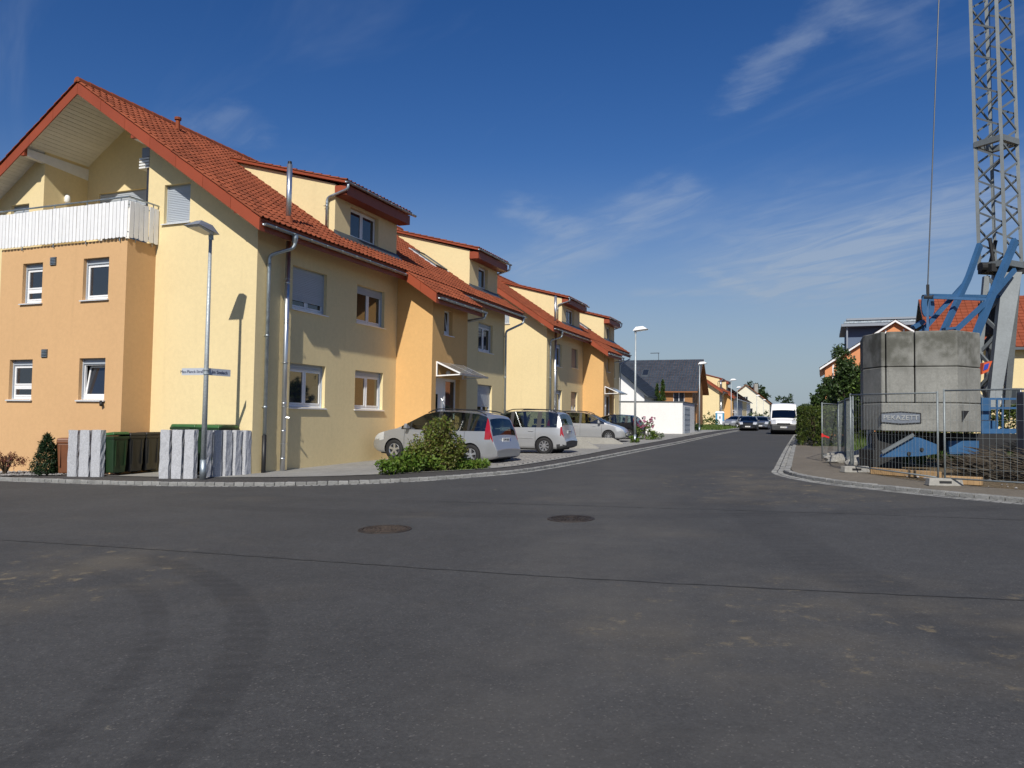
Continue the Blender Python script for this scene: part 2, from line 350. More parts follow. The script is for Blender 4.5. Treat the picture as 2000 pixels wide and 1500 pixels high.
def leaf(name, col, col2, var=.35):
    m = MT(name, col, .5, spec=.35); g = m.n('ShaderNodeNewGeometry')
    m.mix(m.rng(g.outputs['Random Per Island'], .35, 1.), col2); m.var(.9, .2, 3); m.rand(var)
    tr = m.n('ShaderNodeBsdfTranslucent'); m.l(m.col, tr.inputs[0]); ms = m.n('ShaderNodeMixShader'); ms.inputs[0].default_value = .28
    out = m.t.nodes['Material Output']; m.l(m.b.outputs[0], ms.inputs[1]); m.l(tr.outputs[0], ms.inputs[2]); m.l(ms.outputs[0], out.inputs[0]); return m
leaf('leaf_shrub', (.085, .155, .02), (.17, .22, .035)); leaf('leaf_red', (.12, .16, .028), (.17, .14, .04)); leaf('leaf_tree', (.035, .065, .018), (.06, .10, .025)); leaf('leaf_light', (.06, .11, .02), (.10, .15, .03)); leaf('leaf_far', (.035, .06, .022), (.05, .08, .03), .25)
leaf('leaf_hedge', (.055, .085, .015), (.10, .12, .022)); leaf('conifer', (.018, .042, .017), (.03, .06, .02)); leaf('leaf_maple', (.14, .035, .025), (.20, .07, .03)); leaf('cypress', (.06, .11, .018), (.08, .13, .025)); leaf('flower_pink', (.42, .10, .20), (.55, .25, .35)); leaf('grass', (.07, .13, .02), (.14, .17, .05)); leaf('leaf_grey', (.15, .19, .12), (.22, .25, .17)); leaf('brush', (.07, .055, .04), (.16, .14, .11))
m = MT('bark', (.10, .075, .05), .95, spec=.1); m.var(12, .3, 4)
m = MT('timber', (.36, .17, .055), .7); m.rand(.10); m.var(3, .12, 4, m.co('Object', (1, 1, 9)))
m = MT('beam_wood', (.42, .27, .13), .8); m.var(3, .2, 5); m.var(14, .16, 4, m.co('Object', (1, 9, 9)))
m = MT('brown_wood', (.30, .12, .04), .7); m.rand(.08)
m = MT('crane_grey', (.165, .185, .195), .55, .2); m.var(1.4, .16, 5); m.var(20, .12, 4); m.mix(m.math('MULTIPLY', m.rng(m.noise(3.1, 7, .75), .66, .74), .6), (.14, .06, .03))
m = MT('crane_blue', (.035, .105, .225), .45, spec=.45); m.var(1.6, .18, 5); m.var(25, .1, 3); m.mix(m.math('MULTIPLY', m.rng(m.noise(4.3, 7, .78), .66, .72), .7), (.12, .07, .05))
m = MT('dirty_black', (.016, .016, .017), .7); m.var(4, .3); m = MT('cable', (.09, .095, .10), .5, .6)
MT('orange_box', (.55, .09, .025), .5); MT('blue_box', (.02, .05, .35), .5)
m = MT('bin_green', (.012, .036, .012), .5); m.var(5, .12); m = MT('bin_green_lid', (.04, .12, .035), .45); m.var(5, .1); m = MT('bin_black', (.014, .0145, .015), .5); m.var(4, .15); m = MT('bin_brown', (.17, .06, .022), .5); m.var(4, .12)
def paint(name, col, metal, coat=.8):
    m = MT(name, col, .34, metal, .5, coat); m.var(60, .05, 2); return m
paint('silver', (.40, .41, .425), .55); paint('silver_b', (.44, .45, .46), .5); paint('black_paint', (.010, .011, .014), .3); paint('grey_paint', (.16, .18, .21), .6); paint('van_white', (.80, .80, .80), 0.)
MT('bumper_plastic', (.035, .036, .038), .6); MT('chrome', (.75, .76, .78), .12, 1.); m = MT('rim_silver', (.62, .63, .64), .3, .85); m.var(9, .08)
MT('red_lens', (.30, .006, .009), .12, coat=1.); MT('clear_lens', (.62, .64, .66), .08, .3, coat=1.); MT('amber_lens', (.6, .2, .03), .12); MT('plate', (.78, .78, .76), .4); MT('plate_blue', (.01, .04, .30), .4); MT('ink', (.012, .012, .014), .6); MT('sign_white', (.46, .49, .54), .45); MT('ink_blue', (.015, .02, .07), .5)
MT('lamp_grey', (.24, .27, .31), .5, .3); MT('lamp_white', (.80, .80, .80), .35); MT('lamp_glass', (.65, .64, .58), .25); MT('toilet_blue', (.06, .25, .40), .5); MT('globe', (.82, .82, .80), .3)
m = MT('cast_iron', (.055, .045, .038), .65, .5); m.var(9, .3, 4); m = MT('iron_rust', (.07, .052, .04), .8, .2); m.var(12, .35, 4)
MT('number_blue', (.012, .02, .16), .4); MT('red_tape', (.6, .03, .03), .5); MT('red_frame', (.20, .02, .02), .5); MT('green_container', (.02, .17, .08), .5); MT('tarp', (.02, .023, .035), .45)

# ------------------------------------------------------------------ ground, road, pavements
def grid(name, mat, xs, ys, off, kind='structure'):
    b = MB(); n = len(ys)
    b.v = [(x, y, H(x, y) + off) for x in xs for y in ys]
    b.f = [(i * n + j, (i + 1) * n + j, (i + 1) * n + j + 1, i * n + j + 1) for i in range(len(xs) - 1) for j in range(n - 1)]
    return b.build(name, mat, kind=kind, smooth=True)
def frange(a, b, n): return [a + (b - a) * i / (n - 1) for i in range(n)]
grid('ground', 'grass_ground', frange(-1500, -60, 12) + frange(-50, 120, 40) + frange(140, 1800, 14), frange(-150, -12, 8) + frange(-6, 260, 60) + frange(290, 2500, 16), -.06)
grid('road', 'asphalt', frange(-45, 90, 91), frange(-9, 236, 163), 0)
def spline(P, step):
    P = [Vector((p[0], p[1], 0)) for p in P]; Q = []
    for i in range(len(P) - 1):
        p0 = P[max(i - 1, 0)]; p1 = P[i]; p2 = P[i + 1]; p3 = P[min(i + 2, len(P) - 1)]
        d = (p2 - p1).length; n = max(2, int(d / .25))
        t0 = (p2 - p0); t1 = (p3 - p1)
        t0 = t0.normalized() * d; t1 = t1.normalized() * d
        for k in range(n):
            t = k / n; Q.append(p1 * (2 * t**3 - 3 * t * t + 1) + t0 * (t**3 - 2 * t * t + t) + p2 * (-2 * t**3 + 3 * t * t) + t1 * (t**3 - t * t))
    Q.append(P[-1]); out = [Q[0]]; acc = 0
    for a, b in zip(Q, Q[1:]):
        l = (b - a).length
        while acc + l >= step:
            a = a + (b - a) * ((step - acc) / l); l = (b - a).length; out.append(a); acc = 0
        acc += l
    return out
def nsamp(P, n):
    L = [0]
    for a, b in zip(P, P[1:]): L.append(L[-1] + (b - a).length)
    out = []; j = 0
    for k in range(n):
        d = L[-1] * k / (n - 1)
        while j < len(L) - 2 and L[j + 1] < d: j += 1
        t = (d - L[j]) / max(L[j + 1] - L[j], 1e-9); out.append(P[j].lerp(P[j + 1], t))
    return out
def off_line(P, d):
    out = []
    for i, p in enumerate(P):
        t = (P[min(i + 1, len(P) - 1)] - P[max(i - 1, 0)]).normalized(); out.append(p + Vector((-t.y, t.x, 0)) * d)
    return out
def strip(name, A, B, oa, ob, mat, nx=2, skirt=0., kind='structure'):
    b = MB(); n = len(A); cols = nx + 1
    for p, q in zip(A, B):
        for k in range(cols):
            r = p.lerp(q, k / nx); b.v.append((r.x, r.y, H(r.x, r.y) + lerp(oa, ob, k / nx)))
    b.f = [(i * cols + k, (i + 1) * cols + k, (i + 1) * cols + k + 1, i * cols + k + 1) for i in range(n - 1) for k in range(nx)]
    if skirt:
        o = len(b.v)
        for p in A: b.v.append((p.x, p.y, H(p.x, p.y) + oa - skirt))
        b.f += [(i * cols, o + i, o + i + 1, (i + 1) * cols) for i in range(n - 1)]
    ob_ = b.build(name, mat, kind=kind)
    bm = bmesh.new(); bm.from_mesh(ob_.data); bmesh.ops.recalc_face_normals(bm, faces=bm.faces)
    if sum(f.normal.z for f in bm.faces) < 0: bmesh.ops.reverse_faces(bm, faces=bm.faces)
    bm.to_mesh(ob_.data); bm.free(); return ob_
KL = spline([(-46, 33.9), (-25, 25.2), (-13.16, 20.29), (-9.79, 18.95), (-7.05, 18.2), (-4.66, 18.0), (-3.54, 18.2), (-1.82, 18.95), (.09, 20.6), (2.2, 24.9), (6.64, 36.12), (13.03, 53.0), (22.2, 77.0), (40, 122.5), (80, 224)], .25)
IL = spline([(-46, 35.5), (-25, 26.8), (-14.24, 21.95), (-10.37, 20.25), (-8.18, 19.52), (-6.38, 19.28), (-4.87, 19.28), (-3.69, 19.52), (-1.88, 20.35), (-.55, 21.3), (.2, 22.3), (2.47, 27.74), (3.84, 31.6), (8.1, 43.2), (17.6, 68.6), (31, 102), (79, 226)], .25)
KR = spline([(80, 214), (45, 121), (22.4, 61.38), (14.97, 41.57), (8.43, 23.97), (7.14, 20.46), (6.8, 19.5), (6.70, 18.7), (6.75, 17.9), (6.95, 17.2), (7.4, 16.1), (7.8, 15.2), (8.35, 14.2), (9.6, 12.6), (14, 8), (26, -4)], .25)
IR = spline([(82.5, 213), (47, 120.5), (24.3, 60.7), (16.9, 40.9), (10.6, 24.5), (9.1, 20.6), (8.6, 19.4), (8.4, 18.5), (8.4, 17.8), (8.55, 17.0), (8.95, 15.9), (9.35, 15.1), (10.0, 14.2), (11.2, 13), (15.4, 9), (27, -2.6)], .25)
n = 260
KLi = off_line(KL, .17); KRi = off_line(KR, .16)
CUR = .075
strip('pavement', nsamp(KLi, n), nsamp(IL, n), CUR - .015, CUR, 'asphalt_walk', 2)
strip('pavement_right', nsamp(KRi, n), nsamp(IR, n), CUR - .015, CUR, 'walk_dusty', 2)
ILs = nsamp(IL, 200)
strip('driveway', ILs, [p + (U + W) * 38 for p in ILs], CUR + .006, CUR + .05, 'drive', 24)
IRs = nsamp(IR, 200)
strip('building_plot', IRs, [p + Vector((46, 14, 0)) for p in IRs], CUR - .01, CUR + .04, 'soil', 20)
# edging stones between the pavement and the drive
strip('edging', nsamp(IL, 400), nsamp(off_line(IL, .09), 400), CUR + .016, CUR + .016, 'kerb_granite', 1)
# kerb stones, one by one near the camera, one joined mesh beyond
def stone_mesh(l, w, h, seed):
    r = random.Random(seed); b = MB(); j = lambda a: r.uniform(-a, a)
    e = .012
    def ring(z, ins): return [(-l / 2 + ins + j(.006), -w / 2 + ins + j(.006), z + j(.004)), (l / 2 - ins + j(.006), -w / 2 + ins + j(.006), z + j(.004)), (l / 2 - ins + j(.006), w / 2 - ins + j(.006), z + j(.004)), (-l / 2 + ins + j(.006), w / 2 - ins + j(.006), z + j(.004))]
    A = ring(-.08, 0); B = ring(h - .015, 0); C_ = ring(h, e)
    b.add(A + B + C_, [(0, 1, 5, 4), (1, 2, 6, 5), (2, 3, 7, 6), (3, 0, 4, 7), (4, 5, 9, 8), (5, 6, 10, 9), (6, 7, 11, 10), (7, 4, 8, 11), (8, 9, 10, 11)])
    return b
def course(name, line, dist, w, h, step, mat, limit, base=0.):
    root = empty(name); root['kind'] = 'structure'
    protos = [stone_mesh(step - .018, w, h, i) for i in range(6)]; mes = [p.mesh('kerb_stone', mat) for p in protos]
    P = off_line(spline([(p.x, p.y) for p in line[::8]] + [(line[-1].x, line[-1].y)], step), dist)
    st = []
    for a, b in zip(P, P[1:]):
        c = (a + b) / 2; d = (b - a); st.append(((c - Vector((0, 0, 0))).length, c, math.atan2(d.y, d.x)))
    vis = [s for s in st if s[1].y > 4 and abs(s[1].x) < s[1].y * .72 + 1.]
    vis.sort(key=lambda s: s[0]); near = vis[:limit]; ids = {id(s) for s in near}
    rest = MB()
    for s in st:
        if s[1].y > 140: continue
        m4 = Matrix.Translation((s[1].x, s[1].y, H(s[1].x, s[1].y) + base + random.uniform(-.004, .004))) @ Matrix.Rotation(s[2] + random.uniform(-.02, .02), 4, 'Z')
        k = random.randrange(6)
        if id(s) in ids: link('kerb_stone', mes[k], root, m4)
        else: rest.add([m4 @ Vector(v) for v in protos[k].v], protos[k].f)
    rest.build('kerb_stones', mat, root, kind='stuff')
course('kerb', KL, .085, .15, CUR, .24, 'kerb_granite', 200)
course('gutter_setts', KL, -.075, .145, .006, .17, 'kerb_granite', 90)
course('kerb_right', KR, .085, .15, CUR, .26, 'kerb_granite', 150)
course('gutter_setts_right', KR, -.075, .14, .006, .17, 'kerb_granite', 90); course('gutter_setts_outer', KR, -.225, .14, .006, .17, 'kerb_granite', 90)
# seams in the asphalt
def seam(name, pts, w, wob):
    P = spline(pts, .12); b = MB()
    for i, p in enumerate(P):
        t = (P[min(i + 1, len(P) - 1)] - P[max(i - 1, 0)]).normalized(); nn = Vector((-t.y, t.x, 0)); ww = w * random.uniform(.5, 1.3); o = random.uniform(-wob, wob)
        for s in (-1, 1):
            q = p + nn * (o + s * ww / 2); b.v.append((q.x, q.y, H(q.x, q.y) + .004))
    b.f = [(2 * i, 2 * i + 2, 2 * i + 3, 2 * i + 1) for i in range(len(P) - 1)]
    b.build(name, 'seam', kind='structure')
seam('asphalt_seam', [(-14, 13.3), (-7.09, 11.0), (-3.79, 9.83), (0.03, 8.39), (2.49, 7.62), (4.59, 7.05), (9, 5.9)], .026, .014)
seam('asphalt_seam', [(-1.31, 14.71), (2.64, 13.38), (5.65, 12.37), (7.57, 11.61), (10.5, 10.6)], .018, .012)
# manhole covers
for (x, y, r, mat, lab) in ((-1.82, 11.5, .39, 'iron_rust', 'rusty brown round manhole cover in the asphalt, the nearer one on the left'), (.95, 12.32, .37, 'cast_iron', 'dark grey round manhole cover in the asphalt, the farther one on the right')):
    rt = empty('manhole_cover', (x, y, H(x, y)), 0, lab, 'manhole cover', 'manhole covers')
    nx_, ny_ = Vector((1, 0, H(x + 1, y) - H(x, y))).normalized(), Vector((0, 1, H(x, y + 1) - H(x, y))).normalized()
    rt.rotation_euler = frame4((0, 0, 0), nx_, nx_.cross(ny_).cross(nx_), nx_.cross(ny_)).to_euler()
    b = MB(); b.lathe([(r * .84, -.02), (r * .84, .012), (r * .98, .012), (r, .004), (r, -.02)], 40); b.build('rim', 'cast_iron', rt)
    b = MB(); b.lathe([(.001, .006), (r * .82, .006), (r * .82, -.02)], 40)
    for q in (.25, .42, .59, .74):
        for k in range(int(q * 40)):
            a = 2 * PI * k / int(q * 40) + q; c, s_ = math.cos(a), math.sin(a); R_ = r * q
            b.bar((R_ * c - .022 * s_, R_ * s_ + .022 * c, .010), (R_ * c + .022 * s_, R_ * s_ - .022 * c, .010), .03, .010)
    b.build('lid', mat, rt)
# grass pavers between the first two cars, each course geometry
b = MB()
for i in range(-3, 30):
    for j in range(-2, 15):
        c = Vector((-.3, 22.9, 0)) + U * (i * .21) + W * (j * .21 + (.1 if i % 2 else 0)) + U * .5
        # keep inside the drive
        k = min(range(len(ILs)), key=lambda q: (ILs[q] - c).length_squared); nn = (c - ILs[k])
        if nn.dot(W) < .22: continue
        z = H(c.x, c.y) + CUR + .014 + random.uniform(-.004, .004)
        p = [c + U * (a * .093) + W * (e * .093) for a, e in ((-1, -1), (1, -1), (1, 1), (-1, 1))]
        b.hexa([(q.x, q.y, z - .05) for q in p][::-1] + [(q.x, q.y, z + .012) for q in p][::-1])
o = b.build('paving_stones', 'paver', kind='stuff'); o['label'] = 'grey paving stones with open joints on the drive between two silver cars'; o['category'] = 'paving'

# ------------------------------------------------------------------ windows (local frame: o origin lower left seen from outside, ax along the wall, n inward)
def window(parent, o, ax, nin, w, h, leaves=2, shutter=0., box=True, tilt=False, warm=False, sill=True, bar=False, shmat='grey_shutter', depth=.15):
    o = Vector(o); ax = Vector(ax); nin = Vector(nin); up = Vector((0, 0, 1))
    def Bx(b, a0, a1, z0, z1, d0, d1):
        P = lambda a, z, d: o + ax * a + up * z + nin * d
        q = [P(a0, z0, d0), P(a1, z0, d0), P(a1, z0, d1), P(a0, z0, d1), P(a0, z1, d0), P(a1, z1, d0), P(a1, z1, d1), P(a0, z1, d1)]
        n = (q[1] - q[0]).cross(q[3] - q[0])
        b.hexa(q if n.z > 0 else [q[3], q[2], q[1], q[0], q[7], q[6], q[5], q[4]])
    d = depth; fr = .055; bx = .13 if box else 0.
    b = MB(); top = h - bx
    Bx(b, 0, fr, 0, top, d, d + .06); Bx(b, w - fr, w, 0, top, d, d + .06); Bx(b, fr, w - fr, 0, fr + .03, d, d + .06); Bx(b, fr, w - fr, top - fr, top, d, d + .06)
    if leaves == 2: Bx(b, w / 2 - .03, w / 2 + .03, fr + .03, top - fr, d + .001, d + .06)
    if bar: Bx(b, fr, w - fr, h * .30, h * .30 + .07, d + .001, d + .06)
    win = b.build('window', 'white_pvc', parent)
    # casements and panes
    sp = [(fr, w - fr)] if leaves == 1 else [(fr, w / 2 - .03), (w / 2 + .03, w - fr)]
    zr = [(fr + .03, top - fr)] if not bar else [(fr + .03, h * .30), (h * .30 + .07, top - fr)]
    for a0, a1 in sp:
        for z0, z1 in zr:
            c = .045; b = MB()
            if tilt and z1 - z0 > .5:                       # tilted-in casement, hinged at the bottom
                ang = math.radians(9)
                def TB(b, a0_, a1_, y0, y1, e0, e1):
                    P = lambda a, y, e: o + ax * a + up * (z0 + y * math.cos(ang) - e * math.sin(ang)) + nin * (d + .02 + y * math.sin(ang) + e)
                    q = [P(a0_, y0, e0), P(a1_, y0, e0), P(a1_, y0, e1), P(a0_, y0, e1), P(a0_, y1, e0), P(a1_, y1, e0), P(a1_, y1, e1), P(a0_, y1, e1)]
                    n = (q[1] - q[0]).cross(q[3] - q[0]); b.hexa(q if n.z > 0 else [q[3], q[2], q[1], q[0], q[7], q[6], q[5], q[4]])
                L_ = z1 - z0
                TB(b, a0, a0 + c, 0, L_, 0, .05); TB(b, a1 - c, a1, 0, L_, 0, .05); TB(b, a0 + c, a1 - c, 0, c + .03, 0, .05); TB(b, a0 + c, a1 - c, L_ - c, L_, 0, .05)
                b.build('casement', 'white_pvc', win); b = MB(); TB(b, a0 + c, a1 - c, c + .03, L_ - c, .02, .035); b.build('pane', 'pane', win)
                b = MB(); Bx(b, a0, a1, z0, z1, d + .3, d + .31); b.build('room_behind', 'dark', win)
            else:
                Bx(b, a0 + .004, a0 + c, z0 + .004, z1 - .004, d - .012, d + .04); Bx(b, a1 - c, a1 - .004, z0 + .004, z1 - .004, d - .012, d + .04)
                Bx(b, a0 + c, a1 - c, z0 + .004, z0 + c, d - .012, d + .04); Bx(b, a0 + c, a1 - c, z1 - c, z1 - .004, d - .012, d + .04)
                b.build('casement', 'white_pvc', win); b = MB(); Bx(b, a0 + c, a1 - c, z0 + c, z1 - c, d + .012, d + .02); b.build('pane', 'pane_warm' if warm else 'pane', win)
    if box or shutter:
        b = MB(); Bx(b, 0, w, top, h, d - .01, d + .05)
        drop = shutter * (h - bx)
        zt = top + bx * .55; z = zt
        while z > top - drop - .02:                          # curved slats
            Bx(b, .03, w - .03, z - .042, z - .004, d - .035, d - .012); Bx(b, .03, w - .03, z - .05, z - .042, d - .024, d - .012); z -= .05
        Bx(b, 0, .03, 0, h, d - .045, d - .002); Bx(b, w - .03, w, 0, h, d - .045, d - .002)
        b.build('roller_shutter', shmat, win)
    if sill:
        b = MB(); P = lambda a, z, e: o + ax * a + up * z + nin * e
        for a0, a1 in ((-.05, w + .05),):
            q = [P(a0, -.05, -.06), P(a1, -.05, -.06), P(a1, -.005, d), P(a0, -.005, d), P(a0, -.02, -.06), P(a1, -.02, -.06), P(a1, .02, d), P(a0, .02, d)]
            n = (q[1] - q[0]).cross(q[3] - q[0]); b.hexa(q if n.z > 0 else [q[3], q[2], q[1], q[0], q[7], q[6], q[5], q[4]])
        b.build('sill', 'alu_sill', win)
    return win
def rect(a0, a1, z0, z1): return [(a0, z0), (a1, z0), (a1, z1), (a0, z1)]

# ------------------------------------------------------------------ roof tiles
TW, TE, TL = .222, .332, .40
TP = [(-.111, .008), (-.094, .030), (-.064, .040), (-.034, .030), (-.016, .010), (.035, .004), (.116, .009)]
def tile_geo():
    b = MB(); n = len(TP)
    b.v = [(x, 0, z + .040) for x, z in TP] + [(x, TL, z + .006) for x, z in TP] + [(x, 0, z + .012) for x, z in TP]
    b.f = [(i, i + 1, n + i + 1, n + i) for i in range(n - 1)] + [(2 * n + i, 2 * n + i + 1, i + 1, i) for i in range(n - 1)] + [(0, n, 2 * n), (2 * n - 1, n - 1, 3 * n - 1)]
    return b
TG = tile_geo(); TILE_ME = TG.mesh('roof_tile', 'tile')
def tiles(parent, o, s_ax, up_ax, nrm, width, length, skip=None, near=None, limit=0, name='roof_tile'):
    """o: lower left corner; near: world-space distance function for the tiles built one by one"""
    cols = int(round(width / TW)); tw = width / cols; rows = int(length / TE) + 1
    L_ = []
    for r in range(rows):
        for c in range(cols):
            d = r * TE
            if d + TE * .6 > length: continue
            p = Vector(o) + Vector(s_ax) * ((c + .5) * tw) + Vector(up_ax) * d
            if skip and skip(p): continue
            L_.append((near(p) if near else 0, p))
    L_.sort(key=lambda q: q[0]); rest = MB()
    for i, (dd, p) in enumerate(L_):
        j = Vector((random.uniform(-.004, .004), 0, random.uniform(-.003, .004)))
        m4 = frame4(p + j, Vector(s_ax) * (tw / TW), up_ax, nrm) @ Matrix.Rotation(random.uniform(-.008, .008), 4, 'Z')
        if i < limit: link(name, TILE_ME, parent, m4)
        else: rest.add([m4 @ Vector(v) for v in TG.v], TG.f)
    if rest.v: rest.build('roof_tiles', 'tile', parent, kind='stuff')

# ------------------------------------------------------------------ the terraced houses
SL = .675; AL = math.atan(SL); CA, SA = math.cos(AL), math.sin(AL)
ZE = 6.66; TC = 5.95; OV = .68; EV = .62                      # deck height at the eave line, ridge, verge and eave overhang
LEN = 17.3; LENV = 18.05; DT = .45; SD = .265; ZD = 9.02       # length, far verge, dormer front, dormer pitch and eave height
def zr(t): return ZE + SL * (t + EV)
def house(name, label, a, bq, dz, detail, wins, group):
    loc = Vector((-6.744, 20.431, 0)) + U * a + W * bq + Vector((0, 0, dz))
    R = empty(name, loc, PI / 2 - TH, label, 'house', group)
    rot = Matrix.Rotation(PI / 2 - TH, 3, 'Z')
    dist = lambda p: (rot @ Vector(p) + loc - EYE).length
    G = -.6; F = lambda t: (lambda s, z: (s, t, z)); ax = (1, 0, 0); inn = (0, 1, 0)
    # street front, left part and right part
    fl = [(0, G), (7.32, G), (7.32, zr(0) - .12), (0, zr(0) - .12)]; hl = []; fr = [(10.15, G), (LEN, G), (LEN, zr(0) - .12), (10.15, zr(0) - .12)]; hr = []
    for (s0, s1, z0, z1, kw) in wins['front']:
        (hl if s0 < 7.3 else hr).append(rect(s0, s1, z0, z1)); window(R, (s0, 0, z0), ax, inn, s1 - s0, z1 - z0, **kw)
    b = MB(); b.poly(fl, hl, F(0), .16, inn); b.poly(fr, hr, F(0), .16, inn); b.build('front_wall', 'yellow', R)
    # gable wall: t runs to the left, built with the loggia recess 3.87..8.05
    Gb = lambda s: (lambda t, z: (s, t, z)); inx = (1, 0, 0); zt = lambda t: zr(t if t < TC else 2 * TC - t) - .12; WID = 2 * TC
    BZ = 6.36
    h2 = [rect(2.34, 3.27, 6.96, 8.05)]
    b = MB(); b.poly([(0, G), (3.87, G), (3.87, zt(3.87)), (0, zt(0))], h2, Gb(0), .16, inx)
    b.poly([(8.05, G), (WID, G), (WID, zt(WID)), (8.05, zt(8.05))], [rect(8.66, 9.45, 6.96, 8.02)], Gb(0), .16, inx)
    b.poly([(3.87, G), (8.05, G), (8.05, BZ), (3.87, BZ)], [], Gb(0), None, inx)
    b.poly([(3.87, BZ), (8.05, BZ), (8.05, zt(8.05)), (TC, zt(TC)), (3.87, zt(3.87))], [rect(5.2, 7.55, BZ + .02, 8.62)], Gb(1.5), .12, inx)
    for t in (3.87, 8.05): b.add([(0, t, BZ), (1.5, t, BZ), (1.5, t, zt(t)), (0, t, zt(t))], [(0, 1, 2, 3)])
    b.add([(0, 3.87, BZ), (1.5, 3.87, BZ), (1.5, 8.05, BZ), (0, 8.05, BZ)], [(0, 1, 2, 3)])
    b.poly([(0, G), (WID, G), (WID, zt(WID)), (TC, zt(TC)), (0, zt(0))], [], Gb(LEN), None, (-1, 0, 0))
    b.add([(0, WID, G), (LEN, WID, G), (LEN, WID, zr(0) - .12), (0, WID, zr(0) - .12)], [(0, 1, 2, 3)])
    b.build('gable_wall', 'yellow', R)
    window(R, (0, 3.27, 6.96), (0, -1, 0), (1, 0, 0), .93, 1.09, leaves=1, shutter=1.)
    window(R, (0, 9.45, 6.96), (0, -1, 0), (1, 0, 0), .79, 1.06, leaves=1, shutter=.1)
    window(R, (1.5, 7.55, BZ + .02), (0, -1, 0), (1, 0, 0), 2.35, 2.24, leaves=2, shutter=.16, sill=False, depth=.1)
    # orange bay on the gable with its windows
    D = -.97; b = MB(); hs_ = []
    for (t0, t1, z0, z1, kw) in wins['bay']:
        hs_.append(rect(t0, t1, z0, z1)); window(R, (D, t1, z0), (0, -1, 0), (1, 0, 0), t1 - t0, z1 - z0, leaves=1, **kw)
    b.poly([(3.51, G), (8.39, G), (8.39, BZ), (3.51, BZ)], hs_, Gb(D), .16, inx)
    for t in (3.51, 8.39): b.add([(D, t, G), (0, t, G), (0, t, BZ), (D, t, BZ)], [(0, 1, 2, 3)])
    b.add([(D, 3.51, BZ), (0, 3.51, BZ), (0, 8.39, BZ), (D, 8.39, BZ)], [(0, 1, 2, 3)])
    b.build('bay', 'orange', R)
    # entrance block
    T = -1.4; zE = zr(T) - .12; b = MB()
    hE = [rect(8.2, 8.88, 4.62, 5.5), rect(7.64, 9.55, .1, 3.08)]
    b.poly([(7.32, G), (10.15, G), (10.15, zE), (7.32, zE)], hE, F(T), .18, inn)
    for s in (7.32, 10.15): b.add([(s, T, G), (s, 0, G), (s, 0, zr(0) - .12), (s, T, zE)], [(0, 1, 2, 3)])
    b.build('entrance_block', 'amber', R)
    window(R, (8.2, T, 4.62), ax, inn, .68, .88, leaves=1, box=False, tilt=True)
    # front door with glazed side light
    b = MB()
    for q in ((7.64, 7.72, .1, 3.08), (8.62, 8.72, .1, 3.08), (9.47, 9.55, .1, 3.08), (7.72, 8.62, 2.98, 3.08), (8.72, 9.47, 2.98, 3.08), (8.72, 9.47, 1.15, 1.25), (8.72, 9.47, .1, .2)): b.box(q[0], q[1], T + .17, T + .25, q[2], q[3])
    dr = b.build('door', 'white_pvc', R)
    MB().box(7.72, 8.62, T + .185, T + .235, .1, 2.98).build('door_leaf', 'white_pvc', dr); MB().box(8.72, 9.47, T + .195, T + .205, 1.25, 2.98).build('pane', 'pane', dr); MB().box(8.72, 9.47, T + .19, T + .22, .2, 1.15).build('door_panel', 'white_pvc', dr)
    MB().box(7.98, 8.12, T + .165, T + .19, .9, 2.5).build('pane', 'pane', dr); MB().tube([(8.42, T + .17, .8), (8.42, T + .12, .85), (8.42, T + .12, 2.3), (8.42, T + .17, 2.35)], .022, 8).build('handle', 'steel', dr)
    MB().box(9.05, 9.42, T + .206, T + .22, 1.5, 2.9).build('curtain', 'curtain', dr)
    # glass canopy
    b = MB()
    for s in (7.66, 8.7, 9.75):
        b.bar((s, T - .01, 3.60), (s, T - .92, 3.20), .035, .05)
    for s in (7.66, 9.75): b.bar((s, T - .01, 3.12), (s, T - .9, 3.16), .03, .04); b.bar((s, T - .02, 3.10), (s, T - .02, 3.62), .04, .04, (0, 1, 0))
    cn = b.build('canopy', 'white_paint', R)
    for s in (7.66, 8.7): b = MB(); b.hexa([(s + .02, T - .02, 3.615), (s + 1.02, T - .02, 3.615), (s + 1.02, T - .95, 3.205), (s + .02, T - .95, 3.205), (s + .02, T - .02, 3.625), (s + 1.02, T - .02, 3.625), (s + 1.02, T - .95, 3.215), (s + .02, T - .95, 3.215)][4:] + [(s + .02, T - .02, 3.615), (s + 1.02, T - .02, 3.615), (s + 1.02, T - .95, 3.205), (s + .02, T - .95, 3.205)]); b.build('glass_panel', 'clear_panel', cn)
    MB().bar((7.6, T - .95, 3.17), (9.95, T - .95, 3.17), .05, .07).build('canopy_gutter', 'zinc', cn)
    b = MB(); b.lathe([(.001, -.09), (.06, -.07), (.09, 0), (.06, .07), (.001, .09)], 12, (8.3, T - .14, 3.25)); b.build('globe_light', 'globe', R, smooth=True)
    # roof deck (street side, entrance extension, far side)
    def deck(b, s0, s1, t0, t1, th=.10):
        z0, z1 = zr(t0), zr(t1); b.hexa([(s0, t0, z0 - th), (s1, t0, z0 - th), (s1, t1, z1 - th), (s0, t1, z1 - th), (s0, t0, z0), (s1, t0, z0), (s1, t1, z1), (s0, t1, z1)])
    b = MB(); deck(b, -OV, LENV, -EV, TC); deck(b, 6.72, 10.52, -1.84, -EV + .002)
    z0, z1 = zr(-EV), zr(TC); b.hexa([(-OV, TC, z1 - .1), (LENV, TC, z1 - .1), (LENV, WID + EV, z0 - .1), (-OV, WID + EV, z0 - .1), (-OV, TC, z1), (LENV, TC, z1), (LENV, WID + EV, z0), (-OV, WID + EV, z0)])
    roof = b.build('roof', 'barge', R)
    sx = Vector((1, 0, 0)); up = Vector((0, CA, SA)); nr = Vector((0, -SA, CA))
